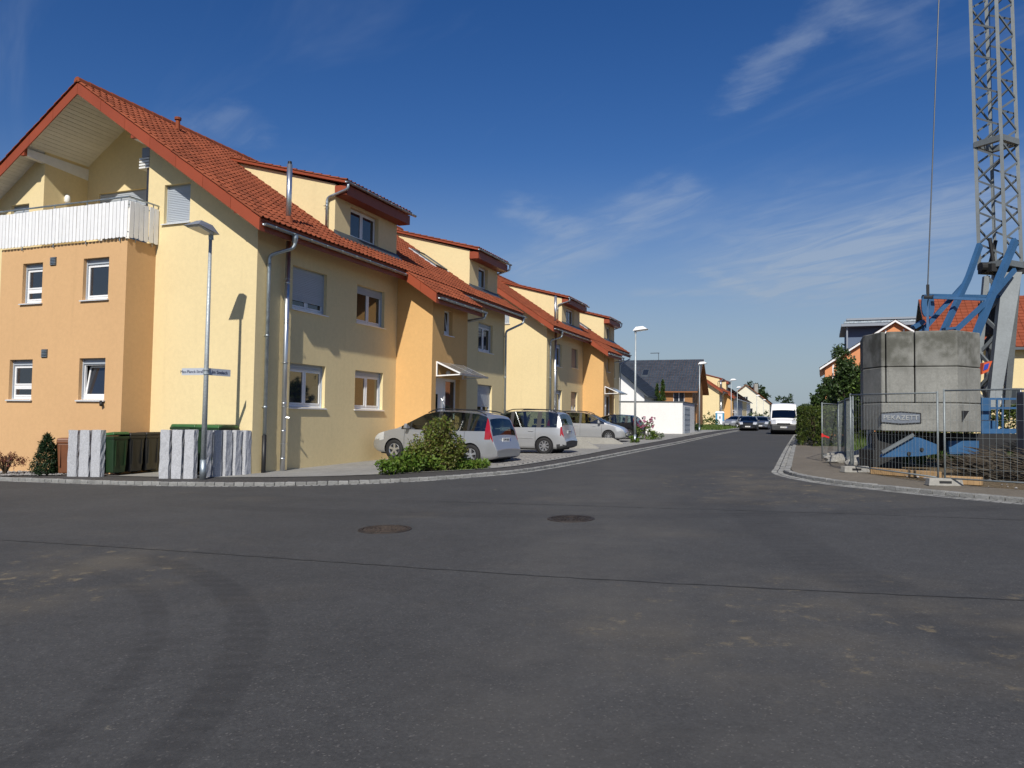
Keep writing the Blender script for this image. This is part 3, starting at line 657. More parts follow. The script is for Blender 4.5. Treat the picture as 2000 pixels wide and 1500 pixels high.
    tm = ((ZD - ZE) - SD * (DT - .45) - SL * EV + 0) / (SL - SD)           # where the dormer roofs run into the main roof
    skip = lambda p: any(s0 < p.x < s1 and DT + .05 < p.y < tm - .25 for s0, s1 in ((4.12, 7.93), (14.27, 17.36)))
    tiles(roof, (-OV - .03, -EV - .05, ZE - .03), sx, up, nr, LENV + OV + .06, (TC + EV + .02) / CA, skip, dist, 270 if detail else 0)
    tiles(roof, (6.70, -1.88, zr(-1.88)), sx, up, nr, 3.84, 1.24 / CA, None, dist, 0)
    if detail: tiles(roof, (LENV, WID + EV + .05, ZE - .03), -sx, Vector((0, -CA, SA)), Vector((0, SA, CA)), LENV + OV + .06, (TC + EV) / CA, None, None, 0)
    # ridge tiles
    b = MB(); nR = int((LENV + OV) / .38)
    for i in range(nR):
        s0 = -OV - .05 + i * .38; r0, r1 = .115, .10
        pr = [(-r0, -.05), (-r0 * .8, .04), (-r0 * .35, .095), (r0 * .35, .095), (r0 * .8, .04), (r0, -.05)]
        for k in range(5): b.add([(s0, TC + pr[k][0], zr(TC) + pr[k][1] + .05), (s0, TC + pr[k + 1][0], zr(TC) + pr[k + 1][1] + .05), (s0 + .41, TC + pr[k + 1][0] * .88, zr(TC) + pr[k + 1][1] + .035), (s0 + .41, TC + pr[k][0] * .88, zr(TC) + pr[k][1] + .035)], [(0, 1, 2, 3)])
        b.add([(s0, TC + q[0], zr(TC) + q[1] + .05) for q in pr], [(0, 1, 2, 3, 4, 5)])
    b.build('ridge_tiles', 'tile', roof, kind='stuff')
    b = MB(); b.tube([(2.5, TC - .55, zr(TC - .55)), (2.5, TC - .55, zr(TC) + .02)], .07, 12); b.tube([(2.5, TC - .55, zr(TC) - .0), (2.5, TC - .55, zr(TC) + .08)], .105, 12); b.build('vent_pipe', 'tile', R)
    # barge boards in lengths, both slopes of the near gable, street slope of the entrance and the far gable
    def barge(s, t0, t1, mir=False, seg=.95):
        n = max(1, int(round(abs(t1 - t0) / seg)))
        for i in range(n):
            ta = lerp(t0, t1, i / n) + .004; tb = lerp(t0, t1, (i + 1) / n) - .004; f = (lambda t: 2 * TC - t) if mir else (lambda t: t)
            MB().hexa([(s, f(ta), zr(ta) - .335), (s + .03, f(ta), zr(ta) - .335), (s + .03, f(tb), zr(tb) - .335), (s, f(tb), zr(tb) - .335), (s, f(ta), zr(ta) - .02), (s + .03, f(ta), zr(ta) - .02), (s + .03, f(tb), zr(tb) - .02), (s, f(tb), zr(tb) - .02)]).build('barge_board', 'barge', R)
    barge(-OV - .02, -EV, TC); barge(-OV - .02, -EV, TC, True); barge(6.70, -1.84, -EV, seg=.62); barge(10.51, -1.84, -EV, seg=1.3); barge(LENV, -EV, TC, seg=6)
    b = MB(); b.box(-OV + .02, LENV, -EV, -EV + .03, ZE - .33, ZE - .06); b.box(6.74, 10.5, -1.84, -1.81, zr(-1.84) - .33, zr(-1.84) - .06); b.build('fascia', 'barge', R)
    b = MB()
    for s0, s1, t0, t1 in ((-OV + .02, LENV, -EV + .03, .0), (6.74, 10.5, -1.81, T)): b.hexa([(s0, t0, zr(t0) - .33), (s1, t0, zr(t0) - .33), (s1, t1, zr(t1) - .33), (s0, t1, zr(t1) - .33), (s0, t0, zr(t0) - .31), (s1, t0, zr(t0) - .31), (s1, t1, zr(t1) - .31), (s0, t1, zr(t1) - .31)])
    b.build('eave_soffit', 'barge', R)
    # boarded soffit of the verge and loggia
    sof = R
    if detail:
        t = -EV + .05
        while t < TC:
            for mir in (0, 1):
                f = (lambda q: 2 * TC - q) if mir else (lambda q: q); ta, tb = t + .004, t + .108; s1 = 1.52 if t > 3.6 else .02
                MB().hexa([(-OV + .01, f(ta), zr(ta) - .135), (s1, f(ta), zr(ta) - .135), (s1, f(tb), zr(tb) - .135), (-OV + .01, f(tb), zr(tb) - .135), (-OV + .01, f(ta), zr(ta) - .105), (s1, f(ta), zr(ta) - .105), (s1, f(tb), zr(tb) - .105), (-OV + .01, f(tb), zr(tb) - .105)]).build('soffit_board', 'soffit', R)
            t += .113
    # purlins with red end caps
    for t, hh, w in ((TC, .30, .16), (3.78, .36, .16), (2 * TC - 3.78, .36, .16), (.16, .26, .12), (WID - .16, .26, .12)):
        tt = t if t <= TC else 2 * TC - t; zz_ = zr(tt) - .13 - (.0 if t == TC else .05)
        s1 = 1.5 if 3 < t < 9 else .02
        b = MB(); b.hexa([(-OV + .10, t - w / 2, zz_ - hh * .62), (s1, t - w / 2, zz_ - hh), (s1, t + w / 2, zz_ - hh), (-OV + .10, t + w / 2, zz_ - hh * .62), (-OV + .10, t - w / 2, zz_), (s1, t - w / 2, zz_), (s1, t + w / 2, zz_), (-OV + .10, t + w / 2, zz_)]); pu = b.build('purlin', 'white_paint', R)
        MB().box(-OV + .0, -OV + .098, t - w / 2, t + w / 2, zz_ - hh * .62, zz_).build('end_cap', 'barge', pu)
    # gutters and down pipes
    def gutter(s0, s1, t, z, r=.068):
        n = 8; b = MB(); pr = [(t + r * math.cos(PI + PI * k / n), z + r * math.sin(PI + PI * k / n)) for k in range(n + 1)]; pi = [(t + (r - .008) * math.cos(PI + PI * k / n), z + (r - .008) * math.sin(PI + PI * k / n)) for k in range(n + 1)]
        b.v = [(s, y, q) for s in (s0, s1) for y, q in pr] + [(s, y, q) for s in (s0, s1) for y, q in pi]; m_ = n + 1
        b.f = [(k, k + 1, m_ + k + 1, m_ + k) for k in range(n)] + [(2 * m_ + k + 1, 2 * m_ + k, 3 * m_ + k, 3 * m_ + k + 1) for k in range(n)] + [(0, m_, 3 * m_, 2 * m_), (n, 2 * m_ + n, 3 * m_ + n, m_ + n)] + [tuple(range(m_)), tuple(range(m_, 2 * m_))]
        s = s0 + .4
        while s < s1: b.box(s - .012, s + .012, t - r - .006, t + r, z - r - .006, z - r * .3) if False else b.tube([(s, t + r * 1.08 * math.cos(PI + PI * k / 6), z + r * 1.08 * math.sin(PI + PI * k / 6)) for k in range(7)], .008, 4); s += .75
        return b.build('gutter', 'zinc', R, smooth=True)
    gutter(-OV + .06, 7.45, -EV - .085, 6.52); gutter(10.0, LENV + .15, -EV - .085, 6.52); gutter(6.78, 10.72, -1.925, zr(-1.84) - .13)
    def pipe(pts, r=.05, mat='zinc', name='down_pipe'):
        P = [Vector(p) for p in pts]; Q = [P[0]]
        for i in range(1, len(P) - 1):
            a = (P[i - 1] - P[i]).normalized(); c = (P[i + 1] - P[i]).normalized(); q = min(.13, (P[i - 1] - P[i]).length / 2.1, (P[i + 1] - P[i]).length / 2.1)
            for k in range(5): t = k / 4; Q.append((P[i] + a * q).lerp(P[i], t).lerp(P[i].lerp(P[i] + c * q, t), t))
        Q.append(P[-1]); b = MB(); b.tube(Q, r, 12)
        if mat == 'zinc':
            zt_, zb = P[-2].z, P[-1].z; z = zt_ - .25
            while z > zb + .3: b.tube([(P[-1].x, P[-1].y, z - .03), (P[-1].x, P[-1].y, z + .03)], r * 1.12, 12); b.bar((P[-1].x, P[-1].y, z), (P[-1].x, P[-1].y + .12, z), .02, .02); z -= 1.9
        return b.build(name, mat, R, smooth=True)
    b = MB(); b.lathe([(.085, .02), (.085, -.07), (.052, -.2)], 12, (.62, -EV - .085, 6.46)); b.build('rain_head', 'zinc', R)
    pipe([(.62, -EV - .085, 6.38), (.62, -EV - .085, 6.15), (.36, -.10, 5.93), (.36, -.10, 1.12)]); MB().tube([(.36, -.10, 1.14), (.36, -.10, -.2)], .058, 12).build('stand_pipe', 'black', R, smooth=True)
    pipe([(LENV - .15, -EV - .085, 6.46), (LENV - .15, -EV - .085, 6.2), (LEN - .1, -.10, 5.75), (LEN - .1, -.10, -.1)])
    pipe([(10.6, -1.925, zr(-1.84) - .16), (10.6, -1.925, zr(-1.84) - .36), (10.45, -.09, zr(-1.84) - .62), (10.45, -.09, -.1)])
    # steel flue: up the wall, through the eave and out of the roof
    b = MB(); b.tube([(1.05, -.17, .05), (1.05, -.17, 6.45)], .068, 14)
    for z in (.5, 1.25, 2.0, 3.1, 4.2, 5.3): b.tube([(1.05, -.17, z - .02), (1.05, -.17, z + .02)], .074, 14)
    b.build('flue', 'steel', R, smooth=True)
    b = MB()
    for z in (.9, 1.9, 3.1, 4.3, 5.4): b.tube([(1.05 + .10 * math.cos(q), -.17 + .10 * math.sin(q), z) for q in (2.6, 3.2, 3.9, 4.6, 5.3)] + [(1.2, -.02, z)], .008, 5)
    b.tube([(1.05, -.17, 1.62), (1.12, -.30, 1.60)], .03, 8); b.build('flue_clamps', 'steel', R)
    b = MB(); b.tube([(1.05, -.14, zr(-.14) - .05), (1.05, -.14, 8.60)], .075, 14); fl_ = b.build('flue', 'steel', R, smooth=True); b = MB(); b.tube([(1.05, -.14, 8.60), (1.05, -.14, 8.68)], .055, 12); b.build('flue_cap', 'black', fl_); b = MB(); b.lathe([(.15, 0), (.09, .2)], 12, (1.05, -.14, zr(-.14) - .04)); b.build('flue_collar', 'tile', fl_)
    # dormers
    for (s0, s1, wn) in ((4.1, 7.95, (4.97, 6.70)), (14.25, 17.38, (15.2, 16.25))):
        zf = lambda t: ZD + SD * (t - DT + .45) - .10
        b = MB(); wr = rect(wn[0], wn[1], 7.50, 8.50)
        b.poly([(s0, zr(DT)), (s1, zr(DT)), (s1, zf(DT) - .05), (s0, zf(DT) - .05)], [wr], F(DT), .14, inn)
        for s in (s0, s1): b.add([(s, DT, zr(DT) - .05), (s, tm, zr(tm) - .05), (s, tm - .02, zf(tm)), (s, DT, zf(DT) - .05)], [(0, 1, 2, 3)])
        dm = b.build('dormer', 'yellow', R)
        window(R, (wn[0], DT, 7.50), ax, inn, wn[1] - wn[0], 1.0, leaves=2 if s0 < 9 else 1, box=False)
        v0, v1 = s0 - .14, s1 + .16; te = DT - .45; upd = Vector((0, 1, SD)).normalized(); nd = Vector((0, -SD, 1)).normalized()
        b = MB(); b.hexa([(v0, te, ZD - .07), (v1, te, ZD - .07), (v1, tm, zf(tm) + .03), (v0, tm, zf(tm) + .03), (v0, te, ZD), (v1, te, ZD), (v1, tm, zf(tm) + .10), (v0, tm, zf(tm) + .10)]); b.build('dormer_roof', 'barge', dm)
        tiles(dm, (v0 - .02, te - .05, ZD - .01), sx, upd, nd, v1 - v0 + .04, (tm - te + .1) / upd.y, None, None, 0)
        b = MB(); b.box(v0 + .1, v1 - .02, te, te + .03, ZD - .42, ZD - .10); b.box(v0 + .1, v0 + .13, te, DT, ZD - .42, ZD - .10) ; b.box(v0 + .1, v1 - .02, te + .03, DT, ZD - .42, ZD - .40); b.build('dormer_fascia', 'barge', dm)
        b = MB(); b.hexa([(s0 - .04, DT - .28, zr(DT - .28) + .05), (s1 + .04, DT - .28, zr(DT - .28) + .05), (s1 + .04, DT - .003, zr(DT) + .06), (s0 - .04, DT - .003, zr(DT) + .06), (s0 - .04, DT - .28, zr(DT - .28) + .07), (s1 + .04, DT - .28, zr(DT - .28) + .07), (s1 + .04, DT - .003, zr(DT) + .16), (s0 - .04, DT - .003, zr(DT) + .16)]); b.build('flashing', 'flashing', dm)
        gutter(v0 - .05, v1 + .25, te - .075, ZD - .03, .06)
        if s0 < 9: pipe([(v0 + .05, te - .075, ZD - .07), (v0 + .05, te - .075, ZD - .26), (s0 - .08, DT + .25, 8.55), (s0 - .08, DT + .25, zr(DT + .25) + .08)], .045)
        else: pipe([(v1 + .12, te - .075, ZD - .07), (v1 + .12, te - .075, ZD - .3), (s1 + .06, DT + .2, 8.45), (s1 + .06, DT + .2, zr(DT + .2) + .1)], .045)
    # roof window
    c = Vector((13.2, 1.9, zr(1.9) + .05)); b = MB()
    def rb(b, a0, a1, e0, e1, n0, n1):
        P = lambda a, e, n_: c + sx * a + up * e + nr * n_
        b.hexa([P(a0, e0, n0), P(a1, e0, n0), P(a1, e1, n0), P(a0, e1, n0), P(a0, e0, n1), P(a1, e0, n1), P(a1, e1, n1), P(a0, e1, n1)])
    rb(b, -.55, -.47, -.7, .7, 0, .10); rb(b, .47, .55, -.7, .7, 0, .10); rb(b, -.47, .47, -.7, -.6, 0, .10); rb(b, -.47, .47, .6, .7, 0, .10); rw = b.build('roof_window', 'flashing', R); b = MB(); rb(b, -.47, .47, -.6, .6, .05, .075); b.build('pane', 'pane', rw); b = MB(); rb(b, -.62, -.55, -.8, .8, 0, .05); rb(b, .55, .62, -.8, .8, 0, .05); b.build('roof_window_frame', 'alu_sill', rw)
    if not detail: return R
    # balcony: rail, posts, slats one by one
    sb = -1.06; z0 = 6.37; z1 = 7.36; t = 3.44
    sl = MB(); sl.v = []
    def slat(w, h_):
        b = MB(); n = 5; pr = [(-w / 2, h_)] + [(w / 2, h_)] + [(w / 2 * math.cos(PI * k / n), .025 - .025 * math.sin(PI * k / n)) for k in range(n + 1)]
        b.prism([(x, 0, z) for x, z in pr], (0, .018, 0)); return b
    sm_ = slat(.117, z1 - z0).mesh('slat', 'white_paint'); i = 0
    while t < 8.5:
        link('slat', sm_, R, frame4((sb, t + .07, z0 + random.uniform(-.008, .008)), (0, -1, 0), (1, 0, 0), (0, 0, 1)) @ Matrix.Rotation(random.uniform(-.006, .006), 4, 'Y')); t += .1345
    s = sb + .12
    sm2 = slat(.140, z1 - z0).mesh('slat', 'white_paint')
    while s < -.02:
        link('slat', sm2, R, frame4((s, 3.42, z0 + random.uniform(-.012, .012)), (1, 0, 0), (0, 1, 0), (0, 0, 1)) @ Matrix.Rotation(random.uniform(-.02, .02), 4, 'Y')); s += .168
    b = MB(); b.tube([(0, 3.46, z1 + .11), (sb + .04, 3.46, z1 + .11), (sb + .04, 8.5, z1 + .11)], .024, 8); b.tube([(sb + .04, 3.46, z0 + .15), (sb + .04, 8.5, z0 + .15)], .015, 6); b.tube([(sb + .04, 3.46, z1 - .1), (sb + .04, 8.5, z1 - .1)], .015, 6); b.tube([(0, 3.46, z1 - .1), (sb + .04, 3.46, z1 - .1)], .015, 6); b.tube([(0, 3.46, z0 + .15), (sb + .04, 3.46, z0 + .15)], .015, 6)
    t = 3.75
    while t < 8.4: b.tube([(sb + .05, t, z0 - .08), (sb + .05, t, z1 + .11)], .016, 6); b.tube([(sb + .05, t, z0 - .08), (D + .02, t, z0 - .1)], .016, 6); t += 1.25
    for s in (-.75, -.18): b.tube([(s, 3.47, z0 - .09), (s, 3.47, z1 + .11)], .014, 6)
    b.build('balcony_rail', 'zinc', R)
    # things on the gable: vents, wall lights, sensor, folded awning
    for q in ((6.26, 5.9), (6.46, 3.31)):
        b = MB(); b.box(D - .02, D, q[0] - .115, q[0] + .115, q[1] - .115, q[1] + .115); v = b.build('wall_vent', 'flashing', R)
        for k in range(5): MB().box(D - .045, D - .02, q[0] - .10, q[0] + .10, q[1] - .10 + k * .043, q[1] - .08 + k * .043).build('louvre', 'zinc', v)
    for (s, t, z) in ((.75, 7.99, 8.28), (1.44, 5.0, 8.38 - .3)):
        b = MB(); b.lathe([(.001, .14), (.06, .13), (.085, .06), (.09, -.06), (.06, -.13), (.001, -.14)], 12, (s, t, z)); b.build('wall_light', 'globe', R, smooth=True)
    b = MB(); b.tube([(D - .01, 4.17, 1.95), (D - .05, 4.17, 1.93)], .02, 8); b.tube([(D - .05, 4.19, 1.97), (D - .10, 4.13, 1.87)], .045, 10); b.build('motion_sensor', 'dirty_black', R, smooth=True)
    b = MB(); b.box(.02, .55, 3.90, 4.18, 8.95, 9.22); aw = b.build('awning_box', 'grey_render', R)
    for k in range(4): MB().box(.0, .58, 3.89, 4.26, 8.62 + k * .085, 8.67 + k * .085).build('awning_slat', 'soffit', aw)
    b = MB(); b.box(.05, .35, 3.89, 4.0, 7.4, 8.62); b.build('awning_cloth', 'tarp', aw)
    return R
W1 = dict(leaves=2); ORW = dict(box=True)
house('terraced_house', 'pale yellow corner house with orange bay, white slatted balcony and red tiled roof', 0, 0, 0, True,
      dict(front=[(1.5, 3.13, 4.68, 5.9, dict(shutter=.72)), (4.77, 6.46, 4.68, 5.9, dict(shutter=.06, warm=True)), (1.49, 3.16, 1.91, 3.15, dict()), (4.77, 6.47, 1.91, 3.15, dict(warm=True)),
                  (14.3, 15.86, 4.6, 5.85, dict()), (14.3, 15.88, 1.9, 3.15, dict(shutter=.72))],
           bay=[(6.68, 7.48, 4.76, 5.9, dict(bar=True)), (4.15, 5.10, 4.76, 5.9, dict()), (6.93, 7.86, 2.02, 3.15, dict(bar=True)), (4.15, 5.11, 2.02, 3.15, dict(tilt=True))]), 'yellow terraced houses')
FW = dict(front=[(1.62, 2.75, 4.55, 5.9, dict(leaves=1)), (4.77, 6.1, 4.68, 5.9, dict(leaves=1, shutter=1., shmat='brown_shutter')), (1.62, 2.9, 1.4, 3.15, dict(leaves=1)), (4.77, 6.1, 1.91, 3.15, dict(shutter=.6, shmat='brown_shutter')),
                 (14.3, 15.86, 4.6, 5.85, dict()), (14.3, 15.88, 1.9, 3.15, dict())], bay=[(4.15, 5.10, 4.76, 5.9, dict()), (4.15, 5.11, 2.02, 3.15, dict())])
house('terraced_house', 'yellow terraced house with brown roller shutters, second in the row behind the silver cars', 25.8, .85, .3, False, FW, 'yellow terraced houses')
house('terraced_house', 'far yellow house with red roof, behind the blue portable toilet', 120, 2.4, .3, False, FW, 'yellow terraced houses')

# ------------------------------------------------------------------ street furniture
def hl(s, t, z=0): return Vector((-6.744, 20.431, 0)) + U * s + W * t + Vector((0, 0, z))
def lamp(x, y, z, direc, h, label, signs=False, white=False, detail=True):
    R = empty('street_lamp', (x, y, z), 0, label, 'street lamp', 'street lamps along the road')
    b = MB(); b.tube([(0, 0, .42), (0, 0, h * .5), (0, 0, h)], [.066, .053, .038], 14); b.build('pole', 'galv', R, smooth=True)
    MB().tube([(0, 0, -.1), (0, 0, .44)], .075, 14).build('base_sleeve', 'zinc', R, smooth=True)
    d = Vector(direc).normalized(); n = Vector((-d.y, d.x, 0)); P = lambda a, e, q: d * a + n * e + Vector((0, 0, q))
    z0 = h - .02
    b = MB(); a0, a1, w0 = -.16, .66, .24
    base = [P(a0 + .03, -.16, z0 + .02), P(a1, -w0, z0 + .10), P(a1, w0, z0 + .10), P(a0 + .03, .16, z0 + .02)]; top = [P(.02, -.07, z0 + .23), P(.40, -.08, z0 + .26), P(.40, .08, z0 + .26), P(.02, .07, z0 + .23)]
    b.hexa(base + top); b.build('lamp_hood', 'lamp_white' if white else 'lamp_grey', R)
    b = MB(); b.hexa([P(.06, -.12, z0 - .015), P(.58, -.18, z0 + .06), P(.58, .18, z0 + .06), P(.06, .12, z0 - .015), P(.04, -.14, z0 + .03), P(.62, -.21, z0 + .098), P(.62, .21, z0 + .098), P(.04, .14, z0 + .03)]); b.build('lamp_glass', 'lamp_glass', R)
    b = MB(); b.tube([P(-.02, 0, z0 - .12), P(.0, 0, z0 + .10)], .06, 10); b.build('neck', 'galv', R)
    if signs:
        for (dx, ln, txt, nm) in ((-W * -1 if False else W, .70, 'Max-Planck-Straße', 0), (Vector((.47, .883, 0)), .68, 'Im Seelach', 1)):
            dx = Vector(dx).normalized(); nn = Vector((dx.y, -dx.x, 0))
            if nm == 0: nn = -nn
            if nn.dot(Vector((.36, -.93, 0))) < 0: nn = -nn
            zc = 2.58; b = MB(); P2 = lambda a, e, q: dx * a + nn * e + Vector((0, 0, zc + q))
            q = [P2(.06, -.010, -.085), P2(.06 + ln, -.010, -.085), P2(.06 + ln, .010, -.085), P2(.06, .010, -.085), P2(.06, -.010, .085), P2(.06 + ln, -.010, .085), P2(.06 + ln, .010, .085), P2(.06, .010, .085)]
            v = (q[1] - q[0]).cross(q[3] - q[0]); b.hexa(q if v.z > 0 else [q[3], q[2], q[1], q[0], q[7], q[6], q[5], q[4]])
            sg = b.build('street_sign', 'sign_white', R)
            xr = Vector((0, 0, 1)).cross(nn)
            text_part(txt, .104 if nm == 0 else .115, 'ink_blue', sg, frame4(dx * (.06 + ln / 2) + nn * .0125 + Vector((0, 0, zc - .004)), xr, (0, 0, 1), nn))
        b = MB()
        for q in (-.05, .05): b.tube([(0, 0, 2.58 + q - .015), (0, 0, 2.58 + q + .015)], .075, 12)
        b.build('sign_clamp', 'galv', R)
    return R
lamp(-7.43, 19.0, H(-7.43, 19) + CUR + .03, -U, 5.95, 'grey street lamp with two street name signs in front of the corner house', True)
for (px, pyb, Y, lab) in ((1240, 865, 41.5, 'street lamp with white hood beside the dark parked hatchback'), (1366, 842, 69, 'street lamp with white hood in front of the timber house'), (1428, 838, 99, 'street lamp right of the blue portable toilet'), (1440, 837, 122, 'slim far street lamp just behind the lamp by the toilet'), (1478, 835, 160, 'distant street lamp in front of the white gable house'), (1491, 834, 190, 'most distant street lamp, left of the white van roof')):
    p = at(px, pyb, Y); lamp(p.x, p.y, H(p.x, p.y) + CUR - .02, -W, 5.95, lab, white=True)

def granite(px_c, base, ax, w, d, h, label, seed):
    r = random.Random(seed); b = MB(); nz, nxx = 9, 4; ax = Vector(ax); nn = Vector((-ax.y, ax.x, 0))
    rings = []
    for k in range(nz + 1):
        z = -.15 + (h + .15) * k / nz; ring = []
        for (a0, e0, a1, e1) in ((-1, -1, 1, -1), (1, -1, 1, 1), (1, 1, -1, 1), (-1, 1, -1, -1)):
            for q in range(nxx):
                t = q / nxx; a = lerp(a0, a1, t) * w / 2 + r.uniform(-.008, .008); e = lerp(e0, e1, t) * d / 2 + r.uniform(-.008, .008)
                ring.append(ax * a + nn * e + Vector((0, 0, z + (r.uniform(-.006, .006) if k == nz else 0))))
        rings.append(ring)
    m = len(rings[0]); b.v = [tuple(v) for q in rings for v in q]
    b.f = [(i * m + k, i * m + (k + 1) % m, (i + 1) * m + (k + 1) % m, (i + 1) * m + k) for i in range(nz) for k in range(m)] + [tuple(nz * m + k for k in range(m))]
    o = b.build('granite_post', 'granite'); o.location = base; o.rotation_euler = (0, 0, r.uniform(-.02, .02)); tag(o, label, 'granite post', 'rough granite posts around the bins')
for i, nm in enumerate(('leftmost of the three granite posts left of the rubbish bins', 'middle of the three granite posts left of the rubbish bins', 'right one of the three granite posts left of the rubbish bins')):
    p = Vector((-11.33, 20.42, 0)) + Vector((.365, -.12, 0)) * i * 1.0; granite(0, (p.x, p.y, H(p.x, p.y) + CUR), Vector((.95, -.31, 0)), .30, .16, 1.19, nm, i)
for i, nm in enumerate(('leftmost of the three pale granite posts left of the near lamp pole', 'middle of the three pale granite posts left of the near lamp pole', 'right one of the three pale granite posts touching the near lamp pole')):
    p = Vector((-8.53, 19.45, 0)) + Vector((.335, -.075, 0)) * i; granite(0, (p.x, p.y, H(p.x, p.y) + CUR), Vector((.976, -.218, 0)), .265, .15, 1.19, nm, 10 + i)
for i, nm in enumerate(('first', 'second', 'third', 'fourth', 'last')):
    p = hl(-1.22 + .272 * i, .36 - .075 * i); granite(0, (p.x, p.y, H(p.x, p.y) + CUR), U, .215, .13, 1.17 - .01 * i, 'shaded granite post right of the near lamp pole, %s of five towards the house wall' % nm, 20 + i)

def bin240(name, loc, rz, mat, lid, label, w=.58, d=.72, h=1.06, open_=0.):
    R = empty(name, loc, rz, label, 'rubbish bin', 'rubbish bins at the corner house'); b = MB()
    def fr(z, k): return [(-w / 2 * k, -d / 2 * k, z), (w / 2 * k, -d / 2 * k, z), (w / 2 * k, d / 2 * k, z), (-w / 2 * k, d / 2 * k, z)]
    a = fr(.06, .80); c = fr(h - .12, .98); b.hexa(a + c); body = bevel(b.build('body', mat, R), .03)
    b = MB(); b.hexa(fr(h - .13, 1.03) + fr(h - .06, 1.05)); bevel(b.build('rim', mat, R), .012)
    b = MB()
    for x in (-.15, .15): b.box(x - .015, x + .015, -d / 2 * .93 - .02, -d / 2 * .9, .25, h - .16)
    b.build('ribs', mat, body)
    ang = open_; P = lambda x, y, z: (x, d / 2 * 1.04 - (y * math.cos(ang) - z * math.sin(ang)), h - .058 + y * math.sin(ang) + z * math.cos(ang))
    b = MB(); L_ = d * 1.06
    q = [(-w / 2 * 1.05, 0), (w / 2 * 1.05, 0), (w / 2 * 1.05, L_), (-w / 2 * 1.05, L_)]
    b.hexa([P(x, y, 0) for x, y in q][::-1] + [P(x * .93, y * .9 + .03, .075) for x, y in q][::-1]); bevel(b.build('lid', lid, R), .02)
    b = MB(); b.tube([(-w * .4, d / 2 + .09, h - .10), (w * .4, d / 2 + .09, h - .10)], .016, 8); b.bar((-w * .4, d / 2 * .95, h - .1), (-w * .4, d / 2 + .1, h - .1), .03, .03); b.bar((w * .4, d / 2 * .95, h - .1), (w * .4, d / 2 + .1, h - .1), .03, .03); b.build('handle', mat, R)
    for x in (-w / 2 + .02, w / 2 - .02):
        b = MB(); b.tube([(x - .025, d / 2 * .8, .10), (x + .025, d / 2 * .8, .10)], .10, 14); b.build('wheel', 'rubber', R)
    return R
rzb = math.atan2(-W.y, -W.x) + PI / 2
for (s, t, m1_, m2_, lab, op) in ((-1.31, 3.30, 'bin_green', 'bin_green_lid', 'dark green rubbish bin with lid ajar beside the left granite posts', .10), (-.79, 3.29, 'bin_black', 'bin_black', 'middle black rubbish bin next to the dark green one', .0), (-.28, 3.27, 'bin_black', 'bin_black', 'black rubbish bin farthest back in the corner by the yellow wall', .03)):
    p = hl(s, t); bin240('rubbish_bin', (p.x, p.y, H(p.x, p.y) + CUR + .02), rzb, m1_, m2_, lab, w=.49, d=.42, open_=op)
p = Vector((-11.85, 21.05, 0)); bin240('rubbish_bin', (p.x, p.y, H(p.x, p.y) + CUR - .02), 0.3, 'bin_brown', 'bin_brown', 'brown organic waste bin left of the granite posts', w=.46, d=.5, h=.98)
p = hl(-.43, 1.55); bin240('waste_container', (p.x, p.y, H(p.x, p.y) + CUR + .02), PI / 2 - TH + PI / 2, 'bin_green', 'bin_green_lid', 'green waste container lid left of the lamp pole behind the pale posts', w=.80, d=.75, h=1.27)
p = hl(-.43, .76); bin240('waste_container', (p.x, p.y, H(p.x, p.y) + CUR + .02), PI / 2 - TH - PI / 2, 'bin_green', 'bin_green_lid', 'green waste container right of the lamp pole behind the shaded posts', w=.74, d=.72, h=1.25)

# ------------------------------------------------------------------ plants
def leaves(b, c, rad, n, size, shape=1., r=random, up=.3, aspect=.55, droop=0):
    c = Vector(c)
    for _ in range(n):
        while True:
            q = Vector((r.uniform(-1, 1), r.uniform(-1, 1), r.uniform(-1, 1)))
            if q.length <= 1: break
        q = q * (q.length ** (shape - 1) if q.length > 1e-3 and shape != 1 else 1)
        p = c + Vector((q.x * rad[0], q.y * rad[1], q.z * rad[2]))
        d = Vector((r.gauss(0, 1), r.gauss(0, 1), r.gauss(0, 1) - droop)).normalized(); e = d.cross(Vector((r.gauss(0, 1), r.gauss(0, 1), r.gauss(0, 1) + up))).normalized()
        s = size * r.uniform(.6, 1.35); d *= s; e *= s * aspect * .5
        b.add([p, p + d * .45 + e, p + d, p + d * .45 - e], [(0, 1, 2, 3)])
def branchy(b, base, tips, r0, r1, rng):
    for t in tips:
        m = Vector(base).lerp(Vector(t), .5) + Vector((rng.uniform(-.1, .1), rng.uniform(-.1, .1), rng.uniform(-.02, .12))) * (Vector(t) - Vector(base)).length
        b.tube([base, m, t], [r0, (r0 + r1) / 2, r1], 5, False)
